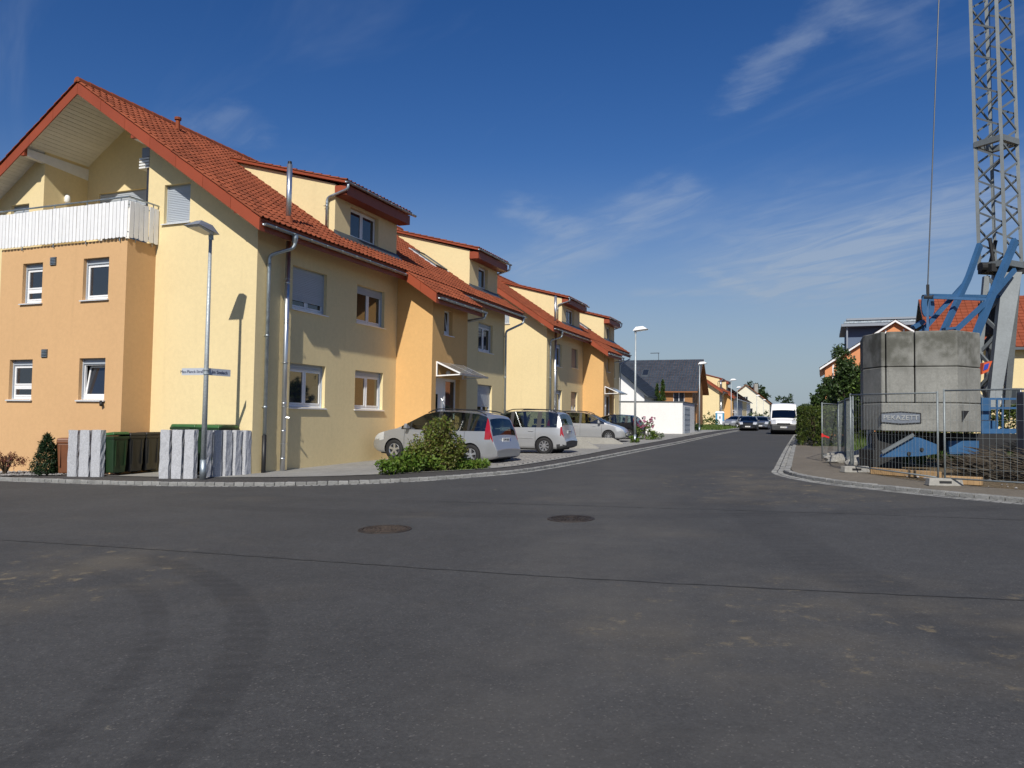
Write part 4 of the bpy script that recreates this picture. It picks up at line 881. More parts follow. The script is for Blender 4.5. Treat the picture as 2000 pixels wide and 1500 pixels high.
def tree(name, base, h, blobs, size, n, mat, label, cat='tree', group=None, tr=.12, trunk_h=.45, seed=0):
    rng = random.Random(seed); R = empty(name, base, 0, label, cat, group)
    b = MB(); top = Vector((0, 0, h * trunk_h)); b.tube([(0, 0, -.2), top * .5 + Vector((rng.uniform(-.1, .1), 0, 0)), top, (rng.uniform(-.2, .2), 0, h * .8)], [tr, tr * .8, tr * .6, tr * .15], 8)
    branchy(b, top * .8, [Vector(q[0]) for q in blobs], tr * .45, tr * .08, rng); b.build('trunk', 'bark', R)
    b = MB(); tot = sum(q[1][0] * q[1][1] * q[1][2] for q in blobs)
    for c, rad in blobs:
        k = max(20, int(n * rad[0] * rad[1] * rad[2] / tot)); m = max(4, k // 22)
        for _ in range(m):                                        # leaf clumps inside each lobe
            while True:
                q = Vector((rng.uniform(-1, 1), rng.uniform(-1, 1), rng.uniform(-1, 1)))
                if .25 < q.length <= 1: break
            cc = Vector(c) + Vector((q.x * rad[0], q.y * rad[1], q.z * rad[2])); f = rng.uniform(.16, .34)
            leaves(b, cc, (rad[0] * f, rad[1] * f, rad[2] * f), k // m, size, r=rng)
    b.build('crown', mat, R); return R
# shrub in front of the first car: flat green carpet, loose reddish bush above
rs = random.Random(3)
sh = empty('shrub', (-2.05, 20.75, H(-2.05, 20.75) + CUR), 0, 'loose green and reddish shrub in front of the nearest silver car', 'shrub')
b = MB()
for k in range(92):
    t = rs.random(); x = lerp(-1.18, 1.28, t); y = lerp(-.85, 1.0, t) + rs.uniform(-.35, .6); hh = .20 + .38 * math.sin(PI * min(1, t * 1.0 + .12)) * rs.uniform(.45, 1.)
    leaves(b, (x, y, hh * rs.uniform(.3, .8)), (.22, .22, hh * .45), 95, .095, r=rs)
b.build('carpet_foliage', 'leaf_shrub', sh)
b = MB(); bw = MB()
for k in range(84):
    a = rs.uniform(-1, 1); x = .12 + a * .74; y = rs.uniform(-.25, .45) + a * .3; top = rs.uniform(.55, 1.42) * (1 - .5 * abs(a) ** 1.6)
    tip = (x + rs.uniform(-.15, .15), y + rs.uniform(-.15, .15), top); bw.tube([(x * .45 + .05, y * .5, 0), (x * .8, y * .8, top * .55), tip], [.011, .008, .003], 4, False)
    for q in range(7):
        f = .38 + .62 * q / 6; leaves(b, (x * (.5 + .5 * f) + rs.uniform(-.05, .05), y * (.5 + .5 * f), top * f), (.10, .10, .09), 15, .085, r=rs)
b.build('upright_foliage', 'leaf_red', sh); bw.build('stems', 'bark', sh)
# low planting left of the bins
def cone_bush(px, Y, h, r_, label, n, seed):
    rng = random.Random(seed); p = at(px, 925, Y); R = empty('dwarf_conifer', (p.x, p.y, H(p.x, p.y) + CUR), 0, label, 'conifer'); b = MB()
    for k in range(n):
        z = rng.random() ** 1.15; rr = r_ * (1 - z) ** .62 * (1 if z > .12 else .72 + z * 2.3) * rng.uniform(.55, 1.); a = rng.uniform(0, 2 * PI)
        leaves(b, (rr * math.cos(a), rr * math.sin(a), h * z * .96 + .04), (.05, .05, .06), 7, .075, r=rng, up=1.5, aspect=.35)
    b.build('foliage', 'conifer', R); MB().tube([(0, 0, -.05), (0, 0, h * .7)], [.03, .01], 6).build('stem', 'bark', R)
cone_bush(90, 20.95, 1.05, .42, 'dark green cone-shaped dwarf conifer left of the brown bin', 700, 5); cone_bush(117, 21.25, .85, .24, 'smaller dwarf conifer squeezed between the cone conifer and the brown bin', 350, 6)
p = at(10, 925, 21.0); R = empty('japanese_maple', (p.x, p.y, H(p.x, p.y) + CUR), 0, 'small red-leaved Japanese maple at the left edge of the picture', 'maple shrub'); b = MB(); bw = MB(); rng = random.Random(9)
for k in range(26):
    a = rng.uniform(0, 2 * PI); rr = rng.uniform(.1, .5); z = .55 - rr * .45 + rng.uniform(-.1, .1); q = (rr * math.cos(a), rr * math.sin(a), z); bw.tube([(0, 0, 0), (q[0] * .5, q[1] * .5, .5), q], [.012, .008, .003], 4, False); leaves(b, q, (.12, .12, .07), 40, .07, r=rng, aspect=.3, droop=.8)
b.build('foliage', 'leaf_maple', R); bw.build('stems', 'bark', R)
b = MB(); rng = random.Random(12)
for k in range(900):
    px = rng.uniform(-40, 132); Y = rng.uniform(20.6, 22.2); p = at(px, 925, Y); r_ = rng.uniform(.015, .05); z = H(p.x, p.y) + CUR + r_ * .4 + .01
    if p.x - W.x * 0 > -11.75: continue
    b.lathe([(.001, -r_ * .6), (r_, 0), (.001, r_ * .7)], 5, (p.x, p.y, z))
o = b.build('bed_gravel', 'gravel', kind='stuff'); o['label'] = 'loose beige gravel in the planting bed at the left edge'; o['category'] = 'gravel'

# ------------------------------------------------------------------ cars
def blur(xs, f, wdt):
    return lambda x: sum(interp(x + wdt * k / 4, xs, f) for k in range(-4, 5)) / 9
def car(name, label, loc, heading, sp, group, pitch=0.):
    R = empty(name, loc, heading, label, sp.get('cat', 'car'), group); R.rotation_euler = (0, pitch, heading)
    x0, x1 = sp['x0'], sp['x1']; HW = sp['W'] / 2; T_ = sp['top']; top = blur([p[0] for p in T_], [p[1] for p in T_], .06)
    Bt = sp['belt']; belt = lambda x: interp(x, [p[0] for p in Bt], [p[1] for p in Bt]); zb0 = sp.get('zb', .20); Hr = sp['H'] - .05; rr = sp.get('rr', .74)
    NS = sp.get('ns', 100); xs = sorted(set([round(x0 + (x1 - x0) * i / NS, 4) for i in range(NS + 1)] + [x0 + e for e in (.01, .03, .06)] + [x1 - e for e in (.01, .03, .06)]))
    nside, nwin = 11, 4; rf = [.08, .38, .7, 1.]; rows = 2 + nside + nwin + len(rf)
    def plan(x):
        e = .60; a = sp.get('pf', (.10, .17)); k = 1.
        if x > x1 - e: k -= a[1] * ((x - x1 + e) / e) ** 2.4
        if x < x0 + e: k -= a[0] * ((x0 + e - x) / e) ** 2.6
        return k
    grid_ = []
    for x in xs:
        pf = plan(x); zt = top(x); en = max(0, (x - x1 + .35) / .35, (x0 + .35 - x) / .35); zb = zb0 + .10 * en * en; be = min(belt(x), zt - .045); be = max(be, zb + .1); cabin = zt - .045 > belt(x)
        sec = [(0, zb), (HW * .88 * pf, zb)]
        for k in range(nside):
            z = lerp(zb + .03, be, k / (nside - 1)); w = interp(z, [zb, zb + .12, .55, .72, 1.05, 1.5], [.945, .985, 1., 1., sp.get('shoulder', .965), sp.get('shoulder', .965)]); sec.append((HW * w * pf, z))
        yb = sec[-1][0]; zr_ = max(zt - .05, be + .002); slp = (sp.get('shoulder', .965) - rr) * HW / (Hr - 1.0)
        for k in range(1, nwin + 1): z = lerp(be, zr_, k / nwin); sec.append((yb - (z - be) * slp, z))
        yr = sec[-1][0]
        for f in rf: sec.append((yr * (1 - f), zr_ + (zt - zr_) * (1 - (1 - f) ** 2.2)))
        grid_.append([(x, y, z) for y, z in sec])
    nr_ = len(grid_[0]); arch = sp['ra']; ax_ = sp['axles']; rw = sp['rw']; faces = []       # (verts, xm, row, side, zm, ym)
    V = []; idx = {}
    def vid(i, k, s):
        key = (i, k, s if k not in (0, nr_ - 1) else 1)
        if key not in idx: x, y, z = grid_[i][k]; idx[key] = len(V); V.append(Vector((x, y * s, z)))
        return idx[key]
    cut = set(); keep = []
    for i in range(len(xs) - 1):
        for k in range(nr_ - 1):
            for s in (1, -1):
                q = [vid(i, k, s), vid(i + 1, k, s), vid(i + 1, k + 1, s), vid(i, k + 1, s)]
                if s > 0: q = q[::-1]
                c = sum((V[j] for j in q), Vector()) / 4
                if 1 <= k <= nside and any((c.x - a) ** 2 + (c.z - rw) ** 2 < arch ** 2 for a in ax_): cut.update(q); continue
                keep.append((q, c, k, s))
    used = {j for q in keep for j in q[0]}
    for j in cut & used:
        v = V[j]
        for a in ax_:
            d = Vector((v.x - a, 0, v.z - rw))
            if d.length < arch + .1 and v.z > .12: d = d.normalized() * arch; V[j] = Vector((a + d.x, v.y, max(rw + d.z, zb0)))
    rowWin = range(1 + nside, 1 + nside + nwin); rowRoof = range(1 + nside + nwin, nr_ - 1); pil = sp['pillars']; gl = sp['glass']
    def kind(c, k, s):
        if k in rowWin and gl['side'][0] < c.x < gl['side'][1] and top(c.x) - .05 > belt(c.x) + .07:
            for i, (a, e) in enumerate(pil):
                if a < c.x < e: return ('pillar', s, i)
            return 'win'
        if k in rowRoof and k > rowRoof[0]:
            if gl['front'][0] < c.x < gl['front'][1]: return 'front'
            if gl['rear'][0] < c.x < gl['rear'][1]: return 'rear'
        if c.z < sp.get('dark', 0) and (c.x > x1 - sp.get('darkx', 0) or c.x < x0 + .35): return 'plastic_f' if c.x > 0 else 'plastic_r'
        return 'body'
    buck = {}
    for q, c, k, s in keep:
        t = kind(c, k, s)
        if t == 'win':
            sg = sum(1 for a, e in pil if c.x > e); t = ('win', s, sg)
        buck.setdefault(t, []).append(q)
    caps = []
    for i in (0, len(xs) - 1):
        lp = [vid(i, k, 1) for k in range(nr_)] + [vid(i, k, -1) for k in range(nr_ - 2, 0, -1)]; caps.append(lp[::-1] if not i else lp)
    def make(nm, fl, mat, parent=R, off=0., sm_=True):
        b = MB(); mp = {}; nrm = {}
        for q in fl:
            n_ = (V[q[1]] - V[q[0]]).cross(V[q[2]] - V[q[0]]) if len(q) > 3 else Vector()
            for j in q: nrm[j] = nrm.get(j, Vector()) + n_
        for q in fl:
            f = []
            for j in q:
                if j not in mp: mp[j] = len(b.v); b.v.append(tuple(V[j] + (nrm[j].normalized() * off if off and nrm[j].length > 1e-9 else Vector())))
                f.append(mp[j])
            b.f.append(tuple(f))
        o = b.build(nm, mat, parent, smooth=sm_)
        for p_ in o.data.polygons:
            if p_.loop_total > 4: p_.use_smooth = False
        return o
    body = make('body', buck['body'] + (caps if not sp.get('dark') else []), sp['paint'])
    if sp.get('dark'): make('bumper', buck.get('plastic_r', []) + caps[:1], 'bumper_plastic'); make('bumper', buck.get('plastic_f', []) + caps[1:], 'bumper_plastic')
    for t, fl in buck.items():
        if isinstance(t, tuple): make('side_window', fl, 'car_glass') if t[0] == 'win' else make('window_pillar', fl, 'black')
    if 'front' in buck: make('windscreen', buck['front'], 'car_glass')
    if 'rear' in buck: make('rear_window', buck['rear'], 'car_glass')
    def patch(nm, pred, mat, off=.006):
        fl = [q for q, c, k, s in keep if pred(c, k, s)]
        if fl: make(nm, fl, mat, R, off)
    for s in (1, -1):
        f = sp['head']; patch('headlight', lambda c, k, s_: s_ == s and f[0] < c.x < f[1] and f[2] < c.z < f[3] and abs(c.y) > f[4], 'clear_lens')
        f2 = sp['tail']; patch('tail_light', lambda c, k, s_: s_ == s and k < rowRoof[0] and f2[0] < c.x < f2[1] and f2[2] < c.z < f2[3] and abs(c.y) > f2[4], 'red_lens')
    # trim line, handles, mirrors, plates, rails
    if sp.get('trim'):
        for s in (1, -1):
            b = MB(); b.bar((ax_[0] + .45, s * (HW + .004), sp['trim']), (ax_[1] - .45, s * (HW + .004), sp['trim']), .014, .055, (0, 0, 1)); bevel(b.build('side_strip', sp.get('stripmat', sp['paint']), R), .006)
    for s in (1, -1):
        for hx in sp.get('handles', ()):
            zz2 = belt(hx) - .13; b = MB(); b.bar((hx - .10, s * (HW * .985 + .012), zz2), (hx + .10, s * (HW * .985 + .012), zz2), .03, .035); bevel(b.build('door_handle', sp['paint'], R), .008)
        b = MB(); mx_ = sp['mirror']; b.hexa([(mx_ - .05, s * (HW * .94), belt(mx_) + .02), (mx_ + .10, s * (HW * .94), belt(mx_) + .02), (mx_ + .07, s * (HW + .19), belt(mx_) + .03), (mx_ - .05, s * (HW + .19), belt(mx_) + .03), (mx_ - .05, s * (HW * .98), belt(mx_) + .10), (mx_ + .06, s * (HW * .98), belt(mx_) + .10), (mx_ + .04, s * (HW + .18), belt(mx_) + .19), (mx_ - .05, s * (HW + .18), belt(mx_) + .19)] if s > 0 else [(mx_ - .05, s * (HW + .19), belt(mx_) + .03), (mx_ + .07, s * (HW + .19), belt(mx_) + .03), (mx_ + .10, s * (HW * .94), belt(mx_) + .02), (mx_ - .05, s * (HW * .94), belt(mx_) + .02), (mx_ - .05, s * (HW + .18), belt(mx_) + .19), (mx_ + .04, s * (HW + .18), belt(mx_) + .19), (mx_ + .06, s * (HW * .98), belt(mx_) + .10), (mx_ - .05, s * (HW * .98), belt(mx_) + .10)]); bevel(b.build('wing_mirror', sp.get('mirrormat', sp['paint']), R), .025, 3)
        if sp.get('rails'):
            a, e = sp['rails']; b = MB(); b.tube([(lerp(a, e, k / 12), s * HW * (rr - .03), top(lerp(a, e, k / 12)) - .02 + .055 * min(1, 3 * math.sin(PI * k / 12))) for k in range(13)], .018, 8); b.build('roof_rail', 'black', R, smooth=True)
        # door gaps
        for gx in sp.get('gaps', ()):
            b = MB(); zl = [zb0 + .12 + (belt(gx) - zb0 - .13) * k / 6 for k in range(7)]
            pts = [(gx, s * (HW * interp(z, [zb0, zb0 + .12, .55, .72, 1.05], [.945, .985, 1., 1., sp.get('shoulder', .965)]) + .0015), z) for z in zl]
            b.tube(pts, .005, 4, False); b.build('door_gap', 'black', R)
    xr_ = x0
    while top(xr_) < sp['plate_r'] - .03 and xr_ < 0: xr_ += .005
    for (px, pz, d) in ((xr_ - .012, sp['plate_r'], -1), (x1 + .012, sp['plate_f'], 1)):
        b = MB(); b.box(px - .006, px + .006, -.26, .26, pz - .055, pz + .055); pl_ = b.build('number_plate', 'plate', R); b = MB(); b.box(px + d * .006, px + d * .008, d * .235 - .02, d * .235 + .02, pz - .05, pz + .05) ; b.build('plate_band', 'plate_blue', pl_)
        if sp.get('ptext'): text_part(sp['ptext'], .085, 'ink', pl_, frame4((px + d * .009, -d * .02, pz), (0, d, 0), (0, 0, 1), (d, 0, 0)))
    if sp.get('grille'):
        for g in sp['grille']:
            b = MB(); b.box(x1 - .03, x1 + .008, -g[0], g[0], g[1], g[2]); bevel(b.build('grille', 'black', R), .01)
    b = MB(); b.box(x0 + .3, x1 - .3, -HW * .8, HW * .8, .16, .24)
    for a in ax_: b.lathe([(.01, -HW + .06), (arch - .01, -HW + .06), (arch - .01, HW - .06), (.01, HW - .06)], 20, (a, 0, rw), 'y')
    b.build('underbody', 'dark', R)
    b = MB(); hb = belt(0)
    for sx2 in (.30, -.62, -1.35):
        if sx2 < x0 + .7: continue
        for sy in (-.38, .38): b.hexa([(sx2 - .10, sy - .24, .5), (sx2 + .06, sy - .24, .5), (sx2 + .06, sy + .24, .5), (sx2 - .10, sy + .24, .5), (sx2 - .26, sy - .22, hb + .10), (sx2 - .16, sy - .22, hb + .10), (sx2 - .16, sy + .22, hb + .10), (sx2 - .26, sy + .22, hb + .10)]); b.box(sx2 - .29, sx2 - .19, sy - .12, sy + .12, hb + .14, hb + .34)
    b.box(x0 + .45, x1 - 1.1, -HW * .85, HW * .85, .30, .52); b.box(x1 - 1.35, x1 - 1.0, -HW * .8, HW * .8, .5, hb - .02); b.build('seats', 'seat_cloth', R)
    # wheels
    tr = MB(); wd_ = .205; r = rw
    tr.lathe([(r * .62, -wd_ / 2 + .012), (r * .66, -wd_ / 2), (r * .93, -wd_ / 2 + .006), (r, -wd_ / 2 + .03), (r, wd_ / 2 - .03), (r * .93, wd_ / 2 - .006), (r * .66, wd_ / 2), (r * .62, wd_ / 2 - .012)], 28, axis='y'); tme = tr.mesh('tyre', 'rubber', True)
    rm = MB(); ns_ = sp.get('spokes', 5)
    rm.lathe([(r * .63, wd_ / 2 - .014), (r * .60, wd_ / 2 - .004), (r * .56, wd_ / 2 - .02), (r * .55, 0)], 28, axis='y')
    rm.lathe([(.001, wd_ / 2 - .012), (r * .16, wd_ / 2 - .016), (r * .18, wd_ / 2 - .05)], 16, axis='y')
    sw = sp.get('sw', .13)
    for k in range(ns_):
        a = 2 * PI * k / ns_ + .3; c, s = math.cos(a), math.sin(a); t0, t1 = r * .12, r * .60
        P = lambda q, e, y: (c * q - s * e, y, s * q + c * e)
        w0, w1 = r * sw, r * sw * 1.25
        rm.hexa([P(t0, -w0, wd_ / 2 - .06), P(t1, -w1, wd_ / 2 - .05), P(t1, w1, wd_ / 2 - .05), P(t0, w0, wd_ / 2 - .06), P(t0, -w0 * .8, wd_ / 2 - .018), P(t1, -w1 * .8, wd_ / 2 - .012), P(t1, w1 * .8, wd_ / 2 - .012), P(t0, w0 * .8, wd_ / 2 - .018)])
    rme = rm.mesh('rim', 'rim_silver'); bk = MB(); bk.lathe([(.001, 0), (r * .6, 0)], 20, axis='y'); bme = bk.mesh('brake_disc', 'dark')
    for a in ax_:
        for s in (1, -1):
            m4 = Matrix.Translation((a, s * (HW - wd_ / 2 - .012), rw)) @ (Matrix.Identity(4) if s > 0 else Matrix.Rotation(PI, 4, 'Z'))
            wh = link('wheel', tme, R, m4); link('rim', rme, wh); link('brake_disc', bme, wh)
    return R
MPV = dict(x0=-2.25, x1=2.27, W=1.76, H=1.62, top=[(-2.25, .42), (-2.245, .56), (-2.21, .67), (-2.13, .73), (-2.10, .82), (-2.06, 1.0), (-1.92, 1.40), (-1.84, 1.52), (-1.5, 1.60), (-.8, 1.63), (-.1, 1.62), (.35, 1.53), (1.22, 1.07), (1.32, 1.03), (1.7, .93), (2.0, .83), (2.18, .70), (2.27, .50)], belt=[(-2.2, 1.06), (-1.2, 1.02), (0, .99), (1.3, .965)],
           ra=.365, rw=.315, axles=(-1.375, 1.375), glass=dict(side=(-1.95, 1.15), front=(.34, 1.20), rear=(-2.05, -1.88)), pillars=[(-1.30, -1.20), (-.24, -.14), (.78, .83)], head=(1.78, 2.2, .60, .86, .50), tail=(-2.14, -1.84, .80, 1.44, .66),
           handles=(-.42, .58), mirror=.86, rails=(-1.75, .3), gaps=(-1.15, -.19, 1.0), plate_r=.80, plate_f=.42, paint='silver', trim=None, ptext='S PW 2035', spokes=5, sw=.11, grille=[(.45, .28, .40)])
TOU = dict(MPV, top=[(-2.17, .42), (-2.165, .56), (-2.13, .66), (-2.07, .70), (-2.05, .85), (-2.01, 1.05), (-1.91, 1.45), (-1.84, 1.56), (-1.5, 1.62), (-.6, 1.64), (.0, 1.62), (.45, 1.52), (1.2, 1.08), (1.35, 1.03), (1.8, .92), (2.1, .78), (2.22, .55)], x0=-2.17, x1=2.22, W=1.79, axles=(-1.34, 1.34), glass=dict(side=(-1.84, 1.12), front=(.44, 1.18), rear=(-2.0, -1.86)), pillars=[(-1.22, -1.02), (-.10, .02), (.80, .85)],
           tail=(-2.08, -1.93, .70, 1.04, .55), trim=.60, paint='silver_b', spokes=8, sw=.085, gaps=(-1.0, .0, 1.0), handles=(-.82, .14), ptext='LB TR 417', plate_r=.84, dark=.36, darkx=.0, belt=[(-2.2, 1.0), (1.3, .97)])
HAT = dict(MPV, x0=-1.95, x1=2.05, W=1.69, H=1.49, top=[(-1.95, .55), (-1.92, .85), (-1.84, 1.02), (-1.55, 1.38), (-1.4, 1.44), (-.6, 1.49), (.0, 1.47), (.4, 1.38), (1.15, .98), (1.5, .90), (1.85, .78), (2.05, .52)], belt=[(-2, 1.04), (-1, .98), (1.2, .92)], axles=(-1.255, 1.255), rw=.30, ra=.345, glass=dict(side=(-1.55, 1.1), front=(.38, 1.12), rear=(-1.82, -1.50)), pillars=[(-1.2, -1.02), (-.12, -.02), (.7, .75)], tail=(-1.9, -1.55, .85, 1.32, .55), head=(1.45, 2.0, .60, .80, .48), rails=None, paint='black_paint', handles=(-.7, .3), gaps=(-.07, .9), mirror=.78, ptext='S EK 861', plate_r=.62, trim=None)
FRO = dict(HAT, x0=-2.05, x1=2.1, W=1.75, H=1.50, top=[(-2.05, .5), (-2.0, .9), (-1.7, 1.3), (-1.4, 1.44), (-.5, 1.5), (.1, 1.47), (.4, 1.38), (1.1, 1.0), (1.5, .95), (1.9, .84), (2.1, .60)], grille=[(.38, .58, .70), (.5, .25, .38)], head=(1.6, 2.05, .62, .88, .42), ptext='S KL 904')
VAN = dict(MPV, cat='van', x0=-2.7, x1=2.7, W=2.05, H=2.50, top=[(-2.7, 2.35), (-2.55, 2.48), (.7, 2.50), (1.05, 2.44), (1.30, 2.25), (1.48, 1.98), (2.02, 1.26), (2.12, 1.19), (2.5, 1.06), (2.64, .92), (2.7, .62)], belt=[(-2.7, 1.22), (1.2, 1.22), (2.2, 1.12)], rr=.88, shoulder=.985, axles=(-1.75, 1.75), rw=.34, ra=.40, zb=.24, glass=dict(side=(.95, 1.9), front=(1.49, 2.01), rear=(9, 9.1)), pillars=[(1.66, 1.72)], head=(2.2, 2.64, .82, 1.14, .60), tail=(-2.7, -2.6, .9, 1.4, .9), rails=None, paint='van_white', handles=(), gaps=(), mirror=1.75, mirrormat='black', plate_r=.6, plate_f=.55, dark=.80, darkx=.55, trim=.55, stripmat='bumper_plastic', grille=[(.50, .74, .88), (.62, .40, .47)], pf=(.02, .13), ptext='LB XM 2206')
SC = 'cars parked in front of the yellow houses'
def place_car(name, label, x, y, dirv, sp, z=None, grp=SC):
    return car(name, label, (x, y, (H(x, y) + CUR + .015) if z is None else z), math.atan2(dirv[1], dirv[0]), sp, grp)
c1 = place_car('minivan', 'silver minivan with tall red tail lights parked behind the shrub', -2.08, 24.9, (-.895, .446), MPV)
c1.rotation_euler[1] = -.03
place_car('minivan', 'silver minivan with roof rails and small red tail lights, second parked car', .25, 30.3, (-.94, .34), TOU)
place_car('minivan', 'silver minivan facing the street behind the low concrete wall', 4.2, 43.6, (.95, -.31), dict(MPV, paint='silver_b', spokes=10, sw=.05, ptext='LB RS 512'))
place_car('hatchback', 'dark hatchback with red tail light beside the lamp pole and white garage', 6.2, 48.6, (-.93, .37), HAT)
p = at(1463, 838, 80); place_car('hatchback', 'black car facing the camera left of the white van', p.x, p.y, (-.34, -.94), FRO, H(p.x, p.y), 'cars on the street')
p = at(1487, 836, 88); place_car('hatchback', 'grey car mostly hidden behind the black car', p.x, p.y, (-.36, -.93), dict(FRO, paint='grey_paint', ptext='S PU 77'), H(p.x, p.y), 'cars on the street')
p = at(1439, 836, 96); place_car('hatchback', 'silver car on the drive behind the black car, seen at the left', p.x, p.y, (-.75, -.66), dict(HAT, paint='silver', ptext='S OB 31'), H(p.x, p.y) + .1, 'cars on the street')
p = at(1503, 836, 118); place_car('hatchback', 'distant silver car between the black car and the white van', p.x, p.y, (-.36, -.93), dict(FRO, paint='silver', ptext='S WB 58'), H(p.x, p.y), 'cars on the street')
p = at(1531, 848, 64.5); place_car('van', 'white delivery van driving towards the camera', p.x, p.y, (-.33, -.944), VAN, H(p.x, p.y), 'cars on the street')

# ------------------------------------------------------------------ the other buildings
def P3(o, e, f): o = Vector(o); e = Vector(e); f = Vector(f); return lambda a, b_, z: o + e * a + f * b_ + Vector((0, 0, z))
def gable_house(name, label, o, e, f, L_, D_, ze, zrd, wall, roofmat, wins=(), ov=.5, gwins=(), group=None, base=-1., rows=True, barge_m='white_paint'):
    """o: ground corner seen nearest, e along the ridge, f into the depth; eave and ridge heights above o; wins on the eave front, gwins on the gable at a=0"""
    o = Vector(o); e = Vector(e).normalized(); f = Vector(f).normalized(); R = empty(name, o, 0, label, 'house', group); Q = P3((0, 0, 0), e, f)
    b = MB(); hf = [rect(*w) for w in wins]; hg = [rect(*w) for w in gwins]
    b.poly([(0, base), (L_, base), (L_, ze), (0, ze)], hf, lambda a, z: tuple(Q(a, 0, z)), .14, tuple(f))
    b.poly([(0, base), (D_, base), (D_, ze), (D_ / 2, zrd), (0, ze)], hg, lambda c, z: tuple(Q(0, c, z)), .14, tuple(e))
    b.poly([(0, base), (D_, base), (D_, ze), (D_ / 2, zrd), (0, ze)], [], lambda c, z: tuple(Q(L_, c, z)), None, tuple(-e))
    b.poly([(0, base), (L_, base), (L_, ze), (0, ze)], [], lambda a, z: tuple(Q(a, D_, z)), None, tuple(-f)); wl = b.build('wall', wall, R)
    sl = (zrd - ze) / (D_ / 2)
    for nm, c0, c1 in (('roof', -ov, D_ / 2), ('roof', D_ + ov, D_ / 2)):
        z0, z1 = ze - ov * sl, zrd; b = MB(); q = [Q(-ov, c0, z0), Q(L_ + ov, c0, z0), Q(L_ + ov, c1, z1), Q(-ov, c1, z1)]; up = Vector((0, 0, .16))
        b.hexa([p + Vector((0, 0, .02)) for p in q] + [p + up for p in q]); rf = b.build(nm, barge_m, R)
        if rows:                                                    # courses of tiles as ridged geometry
            n = int(math.hypot(c1 - c0, z1 - z0) / .36); m = int((L_ + 2 * ov) / .34); b = MB(); nrm = (q[1] - q[0]).cross(q[3] - q[0]).normalized()
            if nrm.z < 0: nrm = -nrm
            for i in range(n):
                A = q[0].lerp(q[3], i / n) + up; B = q[0].lerp(q[3], (i + 1) / n) + up; X = (q[1] - q[0])
                if m * n > 9000: mm = 1
                else: mm = m
                for k in range(mm):
                    x0, x1 = X * (k / mm), X * ((k + .97) / mm)
                    b.add([A + x0 + nrm * .055, A + x1 + nrm * .045, B + x1 + nrm * .02, B + x0 + nrm * .03, A + x0, A + x1], [(0, 1, 2, 3), (4, 5, 1, 0)])
            b.build('roof_tiles', roofmat, rf, kind='stuff')
    def put(rc, org, ax, inn, mat='pane'):
        a0, a1, z0, z1 = rc; b = MB(); t = .07; PP = lambda a, z, d: org + Vector(ax) * a + Vector((0, 0, z)) + Vector(inn) * d
        def bx(b, a0, a1, z0, z1, d0, d1):
            q = [PP(a0, z0, d0), PP(a1, z0, d0), PP(a1, z0, d1), PP(a0, z0, d1), PP(a0, z1, d0), PP(a1, z1, d0), PP(a1, z1, d1), PP(a0, z1, d1)]; v = (q[1] - q[0]).cross(q[3] - q[0]); b.hexa(q if v.z > 0 else [q[3], q[2], q[1], q[0], q[7], q[6], q[5], q[4]])
        bx(b, a0, a0 + t, z0, z1, .08, .14); bx(b, a1 - t, a1, z0, z1, .08, .14); bx(b, a0 + t, a1 - t, z0, z0 + t, .08, .14); bx(b, a0 + t, a1 - t, z1 - t, z1, .08, .14)
        if a1 - a0 > 1.1: bx(b, (a0 + a1) / 2 - .04, (a0 + a1) / 2 + .04, z0 + t, z1 - t, .081, .14)
        w = b.build('window', 'white_pvc', R); b = MB(); bx(b, a0 + t, a1 - t, z0 + t, z1 - t, .10, .12); b.build('pane', mat, w); b = MB(); bx(b, a0 - .06, a1 + .06, z0 - .06, z0 - .01, -.08, .1); b.build('sill', 'alu_sill', w)
        return w
    for w in wins: put(w, Vector(), e, f)
    for w in gwins: put(w, Vector(), f, e)
    return R, Q
# white flat-roofed garage
g = at(1333, 849, 60); g.z = H(g.x, g.y) + CUR
R = empty('garage', g, 0, 'plain white flat-roofed garage behind the dark hatchback', 'garage'); Q = P3((0, 0, 0), W, U); hgt = 2.42
b = MB(); b.hexa([Q(0, 0, -.5), Q(0, 6, -.5), Q(5.6, 6, -.5), Q(5.6, 0, -.5), Q(0, 0, hgt), Q(0, 6, hgt), Q(5.6, 6, hgt), Q(5.6, 0, hgt)]); b.build('wall', 'white_render', R)
b = MB(); b.hexa([Q(-.06, -.06, hgt + .002), Q(-.06, 6.06, hgt + .002), Q(5.66, 6.06, hgt + .002), Q(5.66, -.06, hgt + .002), Q(-.06, -.06, hgt + .07), Q(-.06, 6.06, hgt + .07), Q(5.66, 6.06, hgt + .07), Q(5.66, -.06, hgt + .07)]); b.build('roof_edge', 'flashing', R)
d = b = MB(); b.hexa([Q(-.04, .6, 0), Q(-.04, 3.4, 0), Q(-.002, 3.4, 0), Q(-.002, .6, 0), Q(-.04, .6, 2.1), Q(-.04, 3.4, 2.1), Q(-.002, 3.4, 2.1), Q(-.002, .6, 2.1)]); dd = b.build('garage_door', 'grey_shutter', R)
for k in range(5): b = MB(); b.bar(Q(-.05, .62, .3 + k * .4), Q(-.05, 3.38, .3 + k * .4), .012, .02); b.build('door_rib', 'lamp_grey', dd)
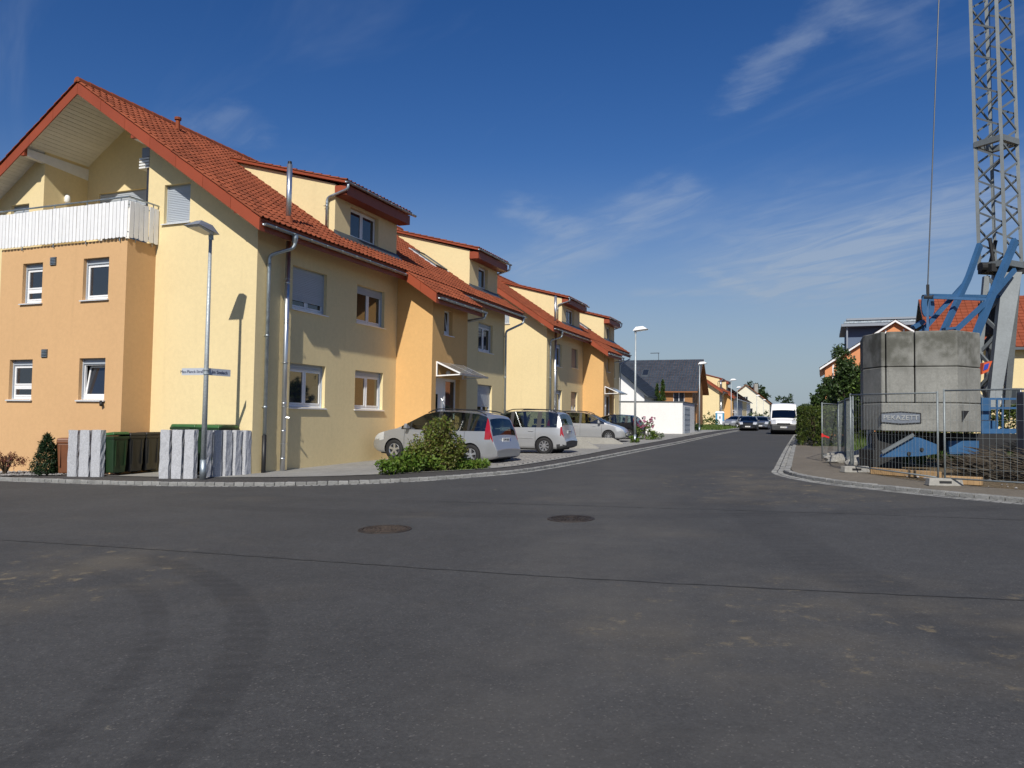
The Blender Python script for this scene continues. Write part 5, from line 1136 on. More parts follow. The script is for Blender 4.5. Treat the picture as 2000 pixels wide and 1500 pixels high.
# timber house with the slate roof
g = Vector((23.2, 98.0, 0)) + U * .7 + W * .7; g.z = H(g.x, g.y) + .1
R, Q = gable_house('timber_house', 'timber-clad house with a big dark slate roof behind the white garage', g, W, U, 11.5, 9.2, 4.95, 8.75, 'timber', 'slate', [(1.0, 2.4, 2.9, 4.75), (5.6, 7.0, 2.9, 4.75), (8.2, 9.6, 2.9, 4.75), (2.6, 3.6, .6, 1.9)], .75, [(1.0, 1.6, 3.0, 4.3), (3.2, 3.8, 3.0, 4.3), (1.0, 1.6, .5, 1.9), (3.2, 3.8, .5, 1.9)], barge_m='brown_wood')
for k in range(22):                                                   # cladding boards
    b = MB(); z = .3 + k * .21; b.hexa([Q(-.02, -.03, z), Q(11.5, -.03, z), Q(11.5, -.002, z), Q(-.02, -.002, z), Q(-.02, -.018, z + .2), Q(11.5, -.018, z + .2), Q(11.5, -.002, z + .2), Q(-.02, -.002, z + .2)])
    if 2.85 < z + .1 < 4.8 or .55 < z + .1 < 2.:
        b = MB(); sg = [(0, .95), (2.45, 5.55), (7.05, 8.15), (9.65, 11.5)] if z > 2.4 else [(0, 2.55), (3.65, 11.5)]
        for a0, a1 in sg: b.hexa([Q(a0, -.03, z), Q(a1, -.03, z), Q(a1, -.002, z), Q(a0, -.002, z), Q(a0, -.018, z + .2), Q(a1, -.018, z + .2), Q(a1, -.002, z + .2), Q(a0, -.002, z + .2)])
    bd = b.build('cladding_board', 'timber', R)
b = MB(); c = Q(6.6, 2.6, 0); sl = (8.75 - 4.95) / 4.6; RQ = lambda a, c_, n_: Q(a, c_, 4.95 + c_ * sl + .17 + n_)
b.hexa([RQ(6.0, 1.7, 0), RQ(6.9, 1.7, 0), RQ(6.9, 2.8, 0), RQ(6.0, 2.8, 0), RQ(6.0, 1.7, .14), RQ(6.9, 1.7, .14), RQ(6.9, 2.8, .14), RQ(6.0, 2.8, .14)]); rw = b.build('roof_window', 'flashing', R); b = MB(); b.hexa([RQ(6.1, 1.8, .141), RQ(6.8, 1.8, .141), RQ(6.8, 2.7, .141), RQ(6.1, 2.7, .141), RQ(6.1, 1.8, .15), RQ(6.8, 1.8, .15), RQ(6.8, 2.7, .15), RQ(6.1, 2.7, .15)]); b.build('pane', 'pane', rw)
b = MB(); b.tube([Q(5.2, 4.6, 8.9), Q(5.2, 4.6, 9.9)], .03, 6); b.bar(Q(5.1, 4.6, 9.85), Q(6.3, 4.6, 9.85), .05, .08); b.build('aerial', 'dirty_black', R)
# white house with dark roof between the second yellow house and the garage
g = at(1258, 842, 80); g.z = H(g.x, g.y) + .1
gable_house('white_house', 'white house with a dark grey roof, half hidden behind the second yellow house', g + W * 9.0, U, -W, 9, 9.0, 3.6, 7.4, 'white_render', 'slate', [], .5, [(1.2, 2.2, 1., 2.3)], barge_m='flashing')
# row houses and the cream gable far down the street
for i, (s, wall, lab) in enumerate(((140, 'white_render', 'nearest of the small far terraced houses, white with dark roof'), (150, 'grey_render', 'grey far terraced house, second of the distant row'), (160, 'yellow', 'yellow far terraced house, third of the distant row'), (170, 'white_render', 'white far terraced house, last of the distant row'))):
    q = hl(s, 2.2); q.z = H(q.x, q.y); gable_house('row_house', lab, q, U, W, 9.6, 9, 5.4, 8.6, wall, 'slate' if i % 2 else 'tile_far', [(.8, 2., 3.4, 4.7), (3.6, 4.8, 3.4, 4.7), (6.6, 7.8, 3.4, 4.7), (.8, 2., .9, 2.2), (6.6, 7.8, .9, 2.2)], .5, [(2, 3, 3.4, 4.7)], 'far row houses')
g = at(1503, 834, 200); g.z = H(g.x, g.y)
R, Q = gable_house('cream_house', 'cream gable house with red-brown roof and chimney at the far end of the street', g + W * 11.5, U, -W, 14, 11.5, 5.6, 10.2, 'cream', 'tile_far', [], .5, [(5.0, 6.2, 6.0, 7.2), (6.0, 7.4, 2.9, 4.2), (2.0, 3.4, 2.9, 4.2)], barge_m='brown_wood')
b = MB(); c = Q(1.5, 8, 0); b.box(c.x - .45, c.x + .45, c.y - .45, c.y + .45, 7, 10.6); b.build('chimney', 'concrete', R)
# yellow house behind the crane
rg = at(1792, 586, 48); E_ = -W; g = rg - U * 4.4; g.z = H(g.x, g.y) + .1; zr_ = rg.z - g.z
R, Q = gable_house('yellow_house', 'yellow house with red tiled roof and window blinds behind the crane', g + E_ * .55, E_, U, 17, 8.8, zr_ - 3.25, zr_ - .15, 'yellow', 'tile_far', [(3.0, 4.0, 1.4, 2.9), (7.2, 9.6, 2.55, 4.75)], .5, [(3, 4, 2.5, 3.9)], barge_m='flashing')
b = MB()
for k in range(26): z = 2.6 + k * .08; b.hexa([Q(7.25, .01, z), Q(9.55, .01, z), Q(9.55, .07, z + .03), Q(7.25, .07, z + .03), Q(7.25, .01, z + .01), Q(9.55, .01, z + .01), Q(9.55, .07, z + .04), Q(7.25, .07, z + .04)])
b.build('venetian_blind', 'white_paint', R); b = MB(); b.hexa([Q(7.15, -.08, 4.7), Q(9.65, -.08, 4.7), Q(9.65, .0, 4.7), Q(7.15, .0, 4.7), Q(7.15, -.08, 5.1), Q(9.65, -.08, 5.1), Q(9.65, .0, 5.1), Q(7.15, .0, 5.1)]); b.build('blind_box', 'alu_sill', R)
sl = 3.1 / 4.4; RQ = lambda a, c_, n_: Q(a, c_, zr_ - 3.25 + c_ * sl + .17 + n_); b = MB(); b.hexa([RQ(8.2, .9, 0), RQ(9.9, .9, 0), RQ(9.9, 2.0, 0), RQ(8.2, 2.0, 0), RQ(8.2, .9, .16), RQ(9.9, .9, .16), RQ(9.9, 2.0, .16), RQ(8.2, 2.0, .16)]); b.build('roof_window', 'flashing', R)
# salmon gable and the flat roofed building behind it
ap = at(1748, 627, 55); hw = 4.6; g = ap + W * hw; g.z = H(g.x, g.y); zt = ap.z - g.z
R, Q = gable_house('salmon_house', 'salmon-coloured house gable with white battens behind the concrete ballast', g, U, -W, 9, 2 * hw, zt - hw * .70, zt - .12, 'salmon', 'tile_far', [], .35, [(1.0, 2.2, .9, 2.3), (1.2, 2.2, 3.4, 4.5), (6.2, 7.4, 3.0, 4.4)], barge_m='white_paint')
for k in range(8):
    c_ = 1.15 * k + .55; zz3 = zt - .2 - abs(c_ - hw) * .70
    if zz3 > .5 and not any(abs(c_ - q) < .75 for q in (1.6, 6.8)): b = MB(); b.bar(Q(-.018, c_, .2), Q(-.018, c_, zz3), .03, .10, tuple(-W)); b.build('batten', 'white_paint', R)
g = at(1655, 830, 66); g.z = H(g.x, g.y); ztop = at(1655, 640, 66).z - g.z
R = empty('flat_roof_building', g, -TH, 'blue-grey building with flat overhanging roof, timber railing and roof terrace plants', 'building'); b = MB(); b.box(0, 9.5, 0, 8, -1, ztop); b.build('wall', 'blue_grey', R)
for z, o_, th, mt in ((ztop, .45, .22, 'lamp_grey'), (ztop + .28, .25, .16, 'zinc'), (ztop + .55, .05, .16, 'lamp_grey')): b = MB(); b.box(-o_, 9.5 + o_, -o_ - .5, 8, z, z + th); b.build('roof_slab', mt, R)
for k in range(8): b = MB(); b.box(.05, 3.2, -.55, -.52, ztop - 3.3 + k * .17, ztop - 3.15 + k * .17); b.build('railing_board', 'brown_wood', R)
for x in (.0, 3.3): b = MB(); b.box(x - .06, x + .06, -.6, -.48, -1, ztop); b.build('post', 'lamp_grey', R)
b = MB(); b.box(2.3, 4.0, -.05, -.003, ztop - 2.1, ztop - .5); w = b.build('window', 'zinc', R); b = MB(); b.box(2.4, 3.9, -.07, -.05, ztop - 2.0, ztop - .6); b.build('pane', 'pane', w)
b = MB(); b.box(-1.2, -.05, -.5, 3, -1, ztop - 3.5); b.build('terrace_wall', 'cream', R); b = MB(); b.box(-1.3, -.0, -.6, 3.1, ztop - 3.49, ztop - 3.40); b.build('terrace_coping', 'flashing', R)
b = MB(); rng = random.Random(4)
for k in range(14): leaves(b, (rng.uniform(-1.1, -.1), rng.uniform(-.4, .4), ztop - 3.3 + rng.uniform(.1, 1.7)), (.35, .35, .4), 60, .2, r=rng)
b.build('terrace_plants', 'leaf_tree', R)
# small things in the middle distance
p = at(1406, 834, 130); p.z = H(p.x, p.y) + .1; R = empty('portable_toilet', p, -.3, 'blue portable toilet with white door and roof in front of the far yellow house', 'portable toilet')
b = MB(); b.box(-.7, .7, -.6, .6, 0, 2.05); bevel(b.build('cabin', 'toilet_blue', R), .04); b = MB(); b.hexa([(-.74, -.64, 2.05), (.74, -.64, 2.05), (.74, .64, 2.05), (-.74, .64, 2.05), (-.6, -.5, 2.3), (.6, -.5, 2.3), (.6, .5, 2.3), (-.6, .5, 2.3)]); b.build('roof', 'white_pvc', R); b = MB(); b.box(-.38, .42, -.63, -.6, .1, 1.95); dr = b.build('door', 'white_pvc', R); b = MB(); b.box(-.12, .16, -.64, -.63, 1.1, 1.5); b.build('pictogram', 'lamp_grey', dr)
p = at(1561, 836, 105); p.z = H(p.x, p.y) + .1; R = empty('skip_container', p, -.35, 'green skip container just behind the white van', 'skip'); b = MB(); b.hexa([(-.6, -1.2, .3), (.6, -1.2, .3), (.6, 1.2, .3), (-.6, 1.2, .3), (-.75, -1.5, 1.3), (.75, -1.5, 1.3), (.75, 1.5, 1.3), (-.75, 1.5, 1.3)]); b.build('body', 'green_container', R); b = MB(); b.box(-.6, .6, -1.1, 1.1, 0, .3); b.build('base_frame', 'dirty_black', R)
p = at(1574, 838, 96); p.z = H(p.x, p.y) + .1; R = empty('pallet_stack', p, -.35, 'pale pallet of building blocks at the far right kerb', 'pallet')
for k in range(3):
    for j in range(2): b = MB(); b.box(-.48 + j * .49, -.01 + j * .49, -.4, .4, .12 + k * .22, .33 + k * .22); b.build('block', 'concrete', R)
b = MB(); b.box(-.5, .5, -.42, .42, 0, .12); b.build('pallet', 'beam_wood', R)
# low concrete walls between the parking bays
for (st, ln, lab) in ((Vector((3.75, 33.6, 0)), 4.2, 'low concrete wall with sloped end beside the second silver minivan'), (Vector((5.55, 38.9, 0)), 4.6, 'low concrete wall with sloped end in front of the minivan facing the street')):
    z = H(st.x, st.y) + CUR; b = MB(); pr = [(0, -.1), (0, .04), (.55, .30), (ln, .34), (ln, -.1)]
    b.prism([st + W * a + Vector((0, 0, z + q)) for a, q in pr], U * .14); tag(b.build('low_wall', 'concrete'), lab, 'wall', 'low walls between parking bays')
# cypresses, flowers, shrubs and grass along the left side
def spire(px, pyt, pyb, Y, r_, label, seed):
    rng = random.Random(seed); p = at(px, pyb, Y); p.z = H(p.x, p.y) + .1; h = at(px, pyt, Y).z - p.z; R = empty('cypress', p, 0, label, 'cypress', 'cypresses by the garage'); b = MB()
    for k in range(700):
        z = rng.random(); rr = r_ * (1 - z ** 1.7) ** .7 * rng.uniform(.5, 1.); a = rng.uniform(0, 2 * PI); leaves(b, (rr * math.cos(a), rr * math.sin(a), .2 + h * z * .97), (.07, .07, .16), 6, .16, r=rng, up=2, aspect=.4)
    b.build('foliage', 'cypress', R); MB().tube([(0, 0, -.1), (0, 0, h * .8)], [.06, .02], 6).build('stem', 'bark', R)
spire(1283, 752, 840, 84, .42, 'shorter slim cypress left of the taller one above the white garage', 1); spire(1294, 743, 840, 84, .40, 'taller slim cypress above the white garage', 2)
def bush(name, p, rad, h, n, size, mat, label, seed, cat='shrub', extra=None, group=None):
    rng = random.Random(seed); p = Vector(p); p.z = H(p.x, p.y) + CUR; R = empty(name, p, 0, label, cat, group); b = MB()
    for k in range(n // 24):
        a = rng.uniform(0, 2 * PI); rr = rng.random() ** .5; z = rng.uniform(.08, 1.) * (1 - .55 * rr * rr); leaves(b, (rad * rr * math.cos(a), rad * rr * math.sin(a), h * z), (rad * .2, rad * .2, h * .14), 24, size, r=rng)
    b.build('foliage', mat, R)
    if extra:
        b = MB()
        for k in range(40): a = rng.uniform(0, 2 * PI); rr = rng.random() ** .5; leaves(b, (rad * rr * math.cos(a), rad * rr * math.sin(a), h * rng.uniform(.55, 1.15)), (.05, .05, .05), 8, .09, r=rng, aspect=1.)
        b.build('blossoms', extra, R)
    MB().tube([(0, 0, -.05), (.02, 0, h * .6)], [.03, .01], 5).build('stem', 'bark', R); return R
bush('flower_bush', at(1260, 856, 46.5), .62, 1.15, 700, .12, 'leaf_shrub', 'pink flowering bush beside the dark hatchback', 21, 'flower bush', 'flower_pink')
bush('lavender_bush', at(1281, 858, 47), .5, .5, 500, .10, 'leaf_grey', 'low grey-green bush right of the pink flowers', 22); bush('weed_tuft', at(1236, 868, 41.3), .3, .35, 300, .10, 'leaf_shrub', 'weeds at the foot of the lamp by the hatchback', 23, 'weeds')
bush('shrub', at(1349, 842, 74), 1.2, 1.1, 900, .2, 'leaf_tree', 'dark green shrub at the right corner of the garage', 24); bush('shrub', at(1386, 840, 112), 1.3, 1.9, 700, .22, 'leaf_light', 'yellow-green shrub left of the portable toilet', 25); bush('round_bush', at(1481, 836, 150), 2.6, 3.2, 1200, .35, 'leaf_tree', 'round dark bush in front of the cream gable house', 26)
bush('shrub', at(1330, 846, 68), .9, .7, 600, .16, 'leaf_tree', 'low green shrub left of the lamp by the timber house', 27)
b = MB(); rng = random.Random(31)
for k in range(5200):
    px = rng.uniform(1345, 1450); Y = rng.uniform(78, 118); p = at(px, 838, Y); i0 = min(range(0, len(KL), 6), key=lambda q: abs(KL[q].y - p.y))
    if p.x > KL[i0].x - 1.9: continue
    h_ = rng.uniform(.15, .4); d_ = rng.uniform(0, PI); z = H(p.x, p.y) + CUR; b.add([(p.x - .06 * math.cos(d_), p.y - .06 * math.sin(d_), z), (p.x + .06 * math.cos(d_), p.y + .06 * math.sin(d_), z), (p.x + rng.uniform(-.1, .1), p.y + rng.uniform(-.1, .1), z + h_)], [(0, 1, 2)])
o = b.build('grass', 'grass', kind='stuff'); o['label'] = 'green grass verge in front of the portable toilet'; o['category'] = 'grass'

# ------------------------------------------------------------------ trees and hedges on the right and far off
def rtree(px, pyt, pyb, Y, wpx, label, n, size, mat, seed, name='tree', tr=.12):
    rng = random.Random(seed); p = at(px, pyb, Y); p.z = H(p.x, p.y); top = at(px, pyt, Y).z - p.z; w = wpx * Y / FPX / 2; bl = []
    for k in range(11):
        z = rng.uniform(.25, .9); q = w * math.sin(PI * min(.95, z * .92 + .08)) * rng.uniform(.2, .75); a = rng.uniform(0, 2 * PI); r_ = w * rng.uniform(.35, .55) * (1.25 - z * .6); bl.append(((q * math.cos(a), q * math.sin(a), top * z), (r_, r_, min(r_ * 1.1, top * .3))))
    bl.append(((0, 0, top * .88), (w * .35, w * .35, top * .12)))
    return tree(name, p, top, bl, size, n, mat, label, 'tree', 'trees along the right side' if Y < 95 else 'far trees', tr, seed=seed)
rtree(1652, 684, 850, 39, 118, 'leafy tree left of the concrete ballast', 11000, .15, 'leaf_tree', 41); rtree(1684, 730, 850, 36, 80, 'smaller leafy tree just beside the concrete ballast', 6000, .15, 'leaf_light', 42)
rtree(1622, 735, 850, 45, 80, 'dark shaggy tree behind the fence end', 6500, .18, 'leaf_tree', 43); rtree(1598, 772, 846, 56, 62, 'dark tree overhanging the right pavement', 5200, .2, 'leaf_tree', 44)
rtree(1576, 790, 838, 95, 56, 'tree right of the white van in the distance', 2200, .35, 'leaf_far', 45); rtree(1534, 774, 832, 230, 62, 'far tree above the white van', 1800, .7, 'leaf_far', 46); rtree(1468, 744, 830, 260, 66, 'tall far tree behind the cream gable house', 2200, .8, 'leaf_far', 47); rtree(1486, 758, 830, 265, 30, 'far tree right of the cream house chimney', 1500, .8, 'leaf_far', 48)
for i, (px, w_) in enumerate(((1548, 34), (1566, 30), (1585, 36), (1604, 40))): rtree(px, 806 - 4 * (i % 2), 833, 170, w_, 'low distant tree on the skyline right of the van, %s from the left' % ('first', 'second', 'third', 'fourth')[i], 1200, .5, 'leaf_far', 60 + i)
# far belt of woodland closing the horizon
b = MB(); rng = random.Random(77)
for k in range(330):
    a = math.radians(rng.uniform(-60, 60)); dd = rng.uniform(420, 620); c = (dd * math.sin(a), dd * math.cos(a), 1 + rng.uniform(0, 5)); leaves(b, c, (16, 10, 4.5), 34, 2.6, r=rng)
o = b.build('woodland', 'leaf_far', kind='stuff'); o['label'] = 'distant belt of trees along the horizon'; o['category'] = 'woodland'
# hedge
def hedge(name, a, c_, th, h, label, seed, n):
    rng = random.Random(seed); a = Vector(a); c_ = Vector(c_); d = c_ - a; nn = Vector((-d.y, d.x, 0)).normalized(); b = MB(); p0 = a.copy(); p0.z = H(a.x, a.y); R = empty(name, p0, 0, label, 'hedge')
    for k in range(n):
        t = rng.random(); e = rng.uniform(-.5, .5) * th; z = rng.random(); f = rng.random()
        if f < .5: e = -.5 * th + rng.uniform(-.05, .12) if rng.random() < .5 else .5 * th + rng.uniform(-.12, .05)
        elif f < .75: z = rng.uniform(.93, 1.04)
        p = d * t + nn * e; q = a + p; leaves(b, p + Vector((0, 0, H(q.x, q.y) - p0.z + h * z)), (.12, .12, .1), 9, .12, r=rng)
    b.build('foliage', 'leaf_hedge', R); b = MB()
    for k in range(int(d.length / .5)): p = d * (k / (d.length / .5)); q = a + p; z0 = H(q.x, q.y) - p0.z; b.tube([p + Vector((0, 0, z0 - .1)), p + Vector((rng.uniform(-.1, .1), rng.uniform(-.1, .1), z0 + h * .8))], [.03, .01], 5, False)
    b.build('stems', 'bark', R)
hedge('hedge', (13.6, 35.2, 0), (21.5, 31.8, 0), .9, 1.7, 'clipped green hedge behind the site fence', 51, 2600); hedge('hedge', (13.8, 35.8, 0), (23.2, 60.5, 0), 1.3, 1.75, 'tall dark hedge running along the right pavement', 52, 2600)
b = MB(); rng = random.Random(53)
for k in range(4200):
    p = Vector((rng.uniform(9.2, 16), rng.uniform(20.5, 34), 0)); i0 = min(range(0, len(IR), 4), key=lambda q: abs(IR[q].y - p.y) if IR[q].y > 19 else 99)
    if p.x < IR[i0].x + .35 or (p.y < 24 and p.x < 12.5 and rng.random() < .8): continue
    h_ = rng.uniform(.2, .62); d_ = rng.uniform(0, PI); z = H(p.x, p.y) + CUR - .02; b.add([(p.x - .03 * math.cos(d_), p.y - .03 * math.sin(d_), z), (p.x + .03 * math.cos(d_), p.y + .03 * math.sin(d_), z), (p.x + rng.uniform(-.2, .2), p.y + rng.uniform(-.2, .2), z + h_)], [(0, 1, 2)])
o = b.build('tall_grass', 'grass', kind='stuff'); o['label'] = 'tall grass and weeds behind the site fence'; o['category'] = 'grass'

# ------------------------------------------------------------------ building site: crane, ballast, fence
def zpx(px, py, Y): return at(px, py, Y).z
A_, B_, C_, D_ = at(1686, 800, 20.35), at(1722, 800, 19.45), at(1871, 800, 18.85), at(1916, 800, 19.35)
A_.z = B_.z = C_.z = D_.z = 0; bk = (B_ - C_).normalized(); back = Vector((-bk.y, bk.x, 0)); back = back if back.y > 0 else -back
E2 = D_ + back * 1.5; F2 = A_ + back * .7
Z = [1.50, 2.205, 3.095, 3.965]
def block(poly, z0, z1, label, nm='ballast_block'):
    c = sum(poly, Vector()) / len(poly); b = MB(); q = [p - Vector((c.x, c.y, 0)) + Vector((0, 0, 0)) for p in poly]
    ar = sum(q[i].x * q[(i + 1) % len(q)].y - q[(i + 1) % len(q)].x * q[i].y for i in range(len(q)))
    if ar < 0: q = q[::-1]
    b.prism([(p.x, p.y, 0) for p in q], (0, 0, z1 - z0)); o = b.build(nm, 'ballast_concrete'); o.location = (c.x, c.y, z0); bevel(o, .025, 2); tag(o, label, 'concrete block', 'concrete ballast blocks on the crane'); return o
s1 = B_.lerp(C_, .06); s2 = B_.lerp(C_, .445); g_ = bk * .012
bb = back * 1.6
for r_, (z0, z1, nm) in enumerate(((Z[1], Z[2] - .012, 'middle'), (Z[2], Z[3], 'top'))):
    block([A_, B_, s1 + g_, s1 + g_ + bb, F2 + bb * .4], z0, z1, 'left corner ballast block of the %s layer on the crane' % nm); block([s1 - g_, s2 + g_, s2 + g_ + bb, s1 - g_ + bb], z0, z1, 'centre ballast block of the %s layer on the crane' % nm)
    block([s2 - g_, C_, D_, E2, s2 - g_ + bb], z0, z1, 'wide right ballast block of the %s layer on the crane' % nm)
bot = block([A_, B_, C_, D_, E2, F2 + bb * .4], Z[0], Z[1] - .012, 'wide bottom ballast slab with raised name emblem under the other blocks')
cb = bot.location; fn = -back; fx = (C_ - B_).normalized(); fz = Vector((0, 0, 1))
em = at(1760, 817, 19.2); ef = B_ + fx * (em - B_).dot(fx); ec = Vector((ef.x, ef.y, at(1760, 816, 19.2).z)) - cb
hx = [(-.44, .115), (0, .15), (.44, .115), (.44, -.115), (0, -.15), (-.44, -.115)]
b = MB(); b.prism([ec + fx * x + fz * z + fn * .004 for x, z in hx][::-1], fn * .006); e1 = b.build('emblem_plate', 'emblem', bot)
b = MB()
for i in range(6): x0, z0 = hx[i]; x1, z1 = hx[(i + 1) % 6]; b.bar(ec + fx * x0 + fz * z0 + fn * .012, ec + fx * x1 + fz * z1 + fn * .012, .024, .02, fn)
b.build('emblem_border', 'dirty_black', e1); text_part('PEKAZETT', .168, 'relief', e1, frame4(ec + fn * .012, fx, fz, fn), .012)
nt_ = at(1885, 812, 18.98); n0 = C_.lerp(D_, .15); dn = (D_ - C_).normalized(); fo = Vector((dn.y, -dn.x, 0)); fo = fo if fo.y < 0 else -fo
b = MB(); q = [n0 + fo * .004, n0 + dn * .30 + fo * .004]; b.prism([q[0] - cb + fz * .52 - Vector((0, 0, 0)) + Vector((0, 0, 1.5 - 1.5)), q[1] - cb + fz * .52, q[0] - cb + fz * .24], fo * .01); 
for v in range(len(b.v)): b.v[v] = (b.v[v][0], b.v[v][1], b.v[v][2] + cb.z)
b.v = [(v[0], v[1], v[2] - 0) for v in b.v]; b.build('lifting_pocket', 'dirty_black', bot)

CB = Vector((13.3, 21.5, H(13.3, 21.5) + CUR)); cr = empty('tower_crane', CB, 0, 'grey lattice tower crane with blue struts standing on the building site', 'crane')
def cb_(b, name, mat, smooth=False): return b.build(name, mat, cr, smooth, off=CB)
lean = lambda v: Vector((v.x - .021 * (v.z - 6), v.y, v.z))
fr0 = Vector((13.36, 21.1, 0)); vl = Vector((-.34, .62, 0)); vr = Vector((.67, .36, 0)); legs = [fr0, fr0 + vl, fr0 + vl + vr, fr0 + vr]
zb_, zt_ = 6.05, 15.2
for k, p in enumerate(legs): b = MB(); b.bar(lean(p + Vector((0, 0, zb_))), lean(p + Vector((0, 0, zt_))), .088, .088, (.55, .83, 0)); cb_(b, 'mast_leg', 'crane_grey')
st = .90; nn_ = int((zt_ - zb_) / st)
for f_ in range(4):
    p, q = legs[f_], legs[(f_ + 1) % 4]
    for k in range(nn_):
        z = zb_ + k * st + .25; v = lambda r, zz_: lean(r + Vector((0, 0, zz_)))
        b = MB(); b.bar(v(p, z), v(q, z + st / 2), .036, .05); cb_(b, 'lattice_brace', 'crane_grey'); b = MB(); b.bar(v(q, z + st / 2), v(p, z + st), .036, .05); cb_(b, 'lattice_brace', 'crane_grey')
    for z in (zb_ + .05, 9.55): b = MB(); b.bar(lean(p + Vector((0, 0, z))), lean(q + Vector((0, 0, z))), .13, .16); cb_(b, 'mast_collar', 'crane_grey')
b = MB(); m_ = sum(legs, Vector()) / 4; b.bar(lean(m_ + Vector((-.5, -.1, 6.0))), lean(m_ + Vector((.62, .1, 6.0))), .5, .22); b.tube([lean(m_ + Vector((-.62, -.1, 6.05))), lean(m_ + Vector((-.42, -.1, 6.05)))], .13, 12); b.tube([lean(m_ + Vector((.45, .15, 6.1))), lean(m_ + Vector((.75, .15, 6.1)))], .17, 12); cb_(b, 'mast_foot', 'dirty_black')
for (q0, q1) in ((at(1933, 465, 21.4), at(1950, 575, 21.4)), (at(1945, 470, 21.6), at(1930, 530, 21.6))): b = MB(); b.tube([q0, q1], .05, 8); cb_(b, 'hydraulic_link', 'dirty_black')
def leg4(a, b0, w0, w1, d_):
    b = MB(); x = Vector((.97, -.2, 0)); y = Vector((.2, .97, 0)); b.hexa([b0 - x * w1 - y * d_, b0 + x * w1 - y * d_, b0 + x * w1 + y * d_, b0 - x * w1 + y * d_, a - x * w0 - y * d_, a + x * w0 - y * d_, a + x * w0 + y * d_, a - x * w0 + y * d_]); return b
cb_(leg4(at(1974, 533, 21.2), at(1938, 800, 20.6), .24, .13, .12), 'base_leg', 'crane_grey'); cb_(leg4(at(1926, 540, 21.5), at(1903, 800, 21.3), .07, .07, .08), 'base_leg', 'crane_grey'); cb_(leg4(at(1985, 535, 22.2), at(1965, 800, 23.2), .09, .08, .1), 'base_leg', 'crane_grey'); cb_(leg4(at(1945, 535, 22.4), at(1925, 800, 23.4), .08, .08, .1), 'base_leg', 'crane_grey')
L0, L1, R0, R1 = at(1926, 540, 21.5), at(1903, 800, 21.3), at(1966, 533, 21.2), at(1934, 800, 20.6)
ts = [0., .16, .30, .44, .58, .72, .86, 1.]
for k in range(7): a, e = (L0.lerp(L1, ts[k]), R0.lerp(R1, ts[k + 1])) if k % 2 == 0 else (R0.lerp(R1, ts[k]), L0.lerp(L1, ts[k + 1])); b = MB(); b.bar(a, e, .06, .09); cb_(b, 'base_brace', 'crane_grey')
for k in range(6): a, e = at(1930 - 3 * k, 545 + 42 * k, 23.), at(1968 - 5 * k, 585 + 42 * k, 22.6); b = MB(); b.bar(a, e, .06, .10) if k % 2 else b.bar(at(1968 - 5 * k, 545 + 42 * k, 22.8), at(1930 - 3 * k, 585 + 42 * k, 22.8), .06, .10); cb_(b, 'base_brace', 'dirty_black')
b = MB(); b.box(at(1923, 640, 22).x, at(1945, 640, 22).x, 21.7, 22.3, at(1930, 655, 22).z, at(1930, 590, 22).z); cb_(b, 'winch_box', 'dirty_black')
def strut(pts, w, h_, nm='blue_strut'):
    for p, q in zip(pts, pts[1:]): b = MB(); b.bar(p, q, w, h_); cb_(b, nm, 'crane_blue')
strut([at(1914, 478, 21.3), at(1891, 543, 21.0), at(1840, 652, 20.4)], .10, .16); strut([at(1886, 552, 20.95), at(1798, 650, 20.9)], .08, .11); strut([at(1983, 470, 20.9), at(1938, 575, 20.4), at(1906, 655, 20.1)], .11, .19); strut([at(1982, 527, 20.9), at(1935, 582, 20.35), at(1866, 646, 19.9)], .08, .11)
strut([at(1812, 577, 20.6), at(1975, 580, 21.2)], .07, .08, 'spreader_bar'); strut([at(1822, 581, 20.4), at(1925, 585, 20.3)], .06, .07, 'spreader_bar'); strut([at(1812, 575, 20.6), at(1812, 650, 20.5)], .06, .05); strut([at(1783, 640, 20.9), at(1803, 628, 20.9)], .2, .1, 'bracket'); strut([at(1843, 643, 20.2), at(1876, 640, 20.2)], .2, .06, 'bracket')
pu = at(1811, 597, 20.6)
for o_ in (-.07, .07): b = MB(); b.prism([pu + Vector((.10 * math.cos(a) + o_, -.05, .30 * math.sin(a))) for a in [2 * PI * k / 14 for k in range(14)]], (0, .05, 0)); cb_(b, 'pulley_plate', 'crane_blue')
b = MB(); b.tube([pu + Vector((-.12, 0, .22)), pu + Vector((.16, 0, .22))], .07, 10); b.tube([at(1812, 556, 20.6), pu + Vector((.02, 0, .2))], .04, 8); cb_(b, 'pulley_pin', 'dirty_black')
b = MB(); b.tube([at(1812, 558, 20.6), at(1836, -60, 20.6)], .016, 6); cb_(b, 'hoist_cable', 'cable'); b = MB(); b.tube([at(1943, 450, 21.6), at(1931, -40, 21.6)], .008, 5); cb_(b, 'hoist_cable', 'cable')
# crane platform and underframe
b = MB(); b.hexa([(9.15, 19.75, 1.02), (15.2, 19.45, 1.02), (15.2, 20.8, 1.02), (9.6, 20.9, 1.02), (9.15, 19.75, 1.46), (15.2, 19.45, 1.46), (15.2, 20.8, 1.46), (9.6, 20.9, 1.46)]); cb_(b, 'underframe', 'dirty_black')
sx_ = Vector((1, 0, 0))
def plate(px, Y, dpt, nm, mat='crane_blue'):
    b = MB(); q = [at(x, y, Y) for x, y in px]; ar = sum(q[i].x * q[(i + 1) % len(q)].z - q[(i + 1) % len(q)].x * q[i].z for i in range(len(q)))
    if ar < 0: q = q[::-1]
    b.prism(q, (0, dpt, 0)); o = cb_(b, nm, mat); return o
plate([(1722, 893), (1735, 877), (1782, 853), (1797, 855), (1830, 868), (1834, 886), (1795, 891)], 18.75, .14, 'outrigger_arm'); plate([(1852, 861), (1912, 861), (1912, 887), (1855, 887)], 19.3, .12, 'side_plate')
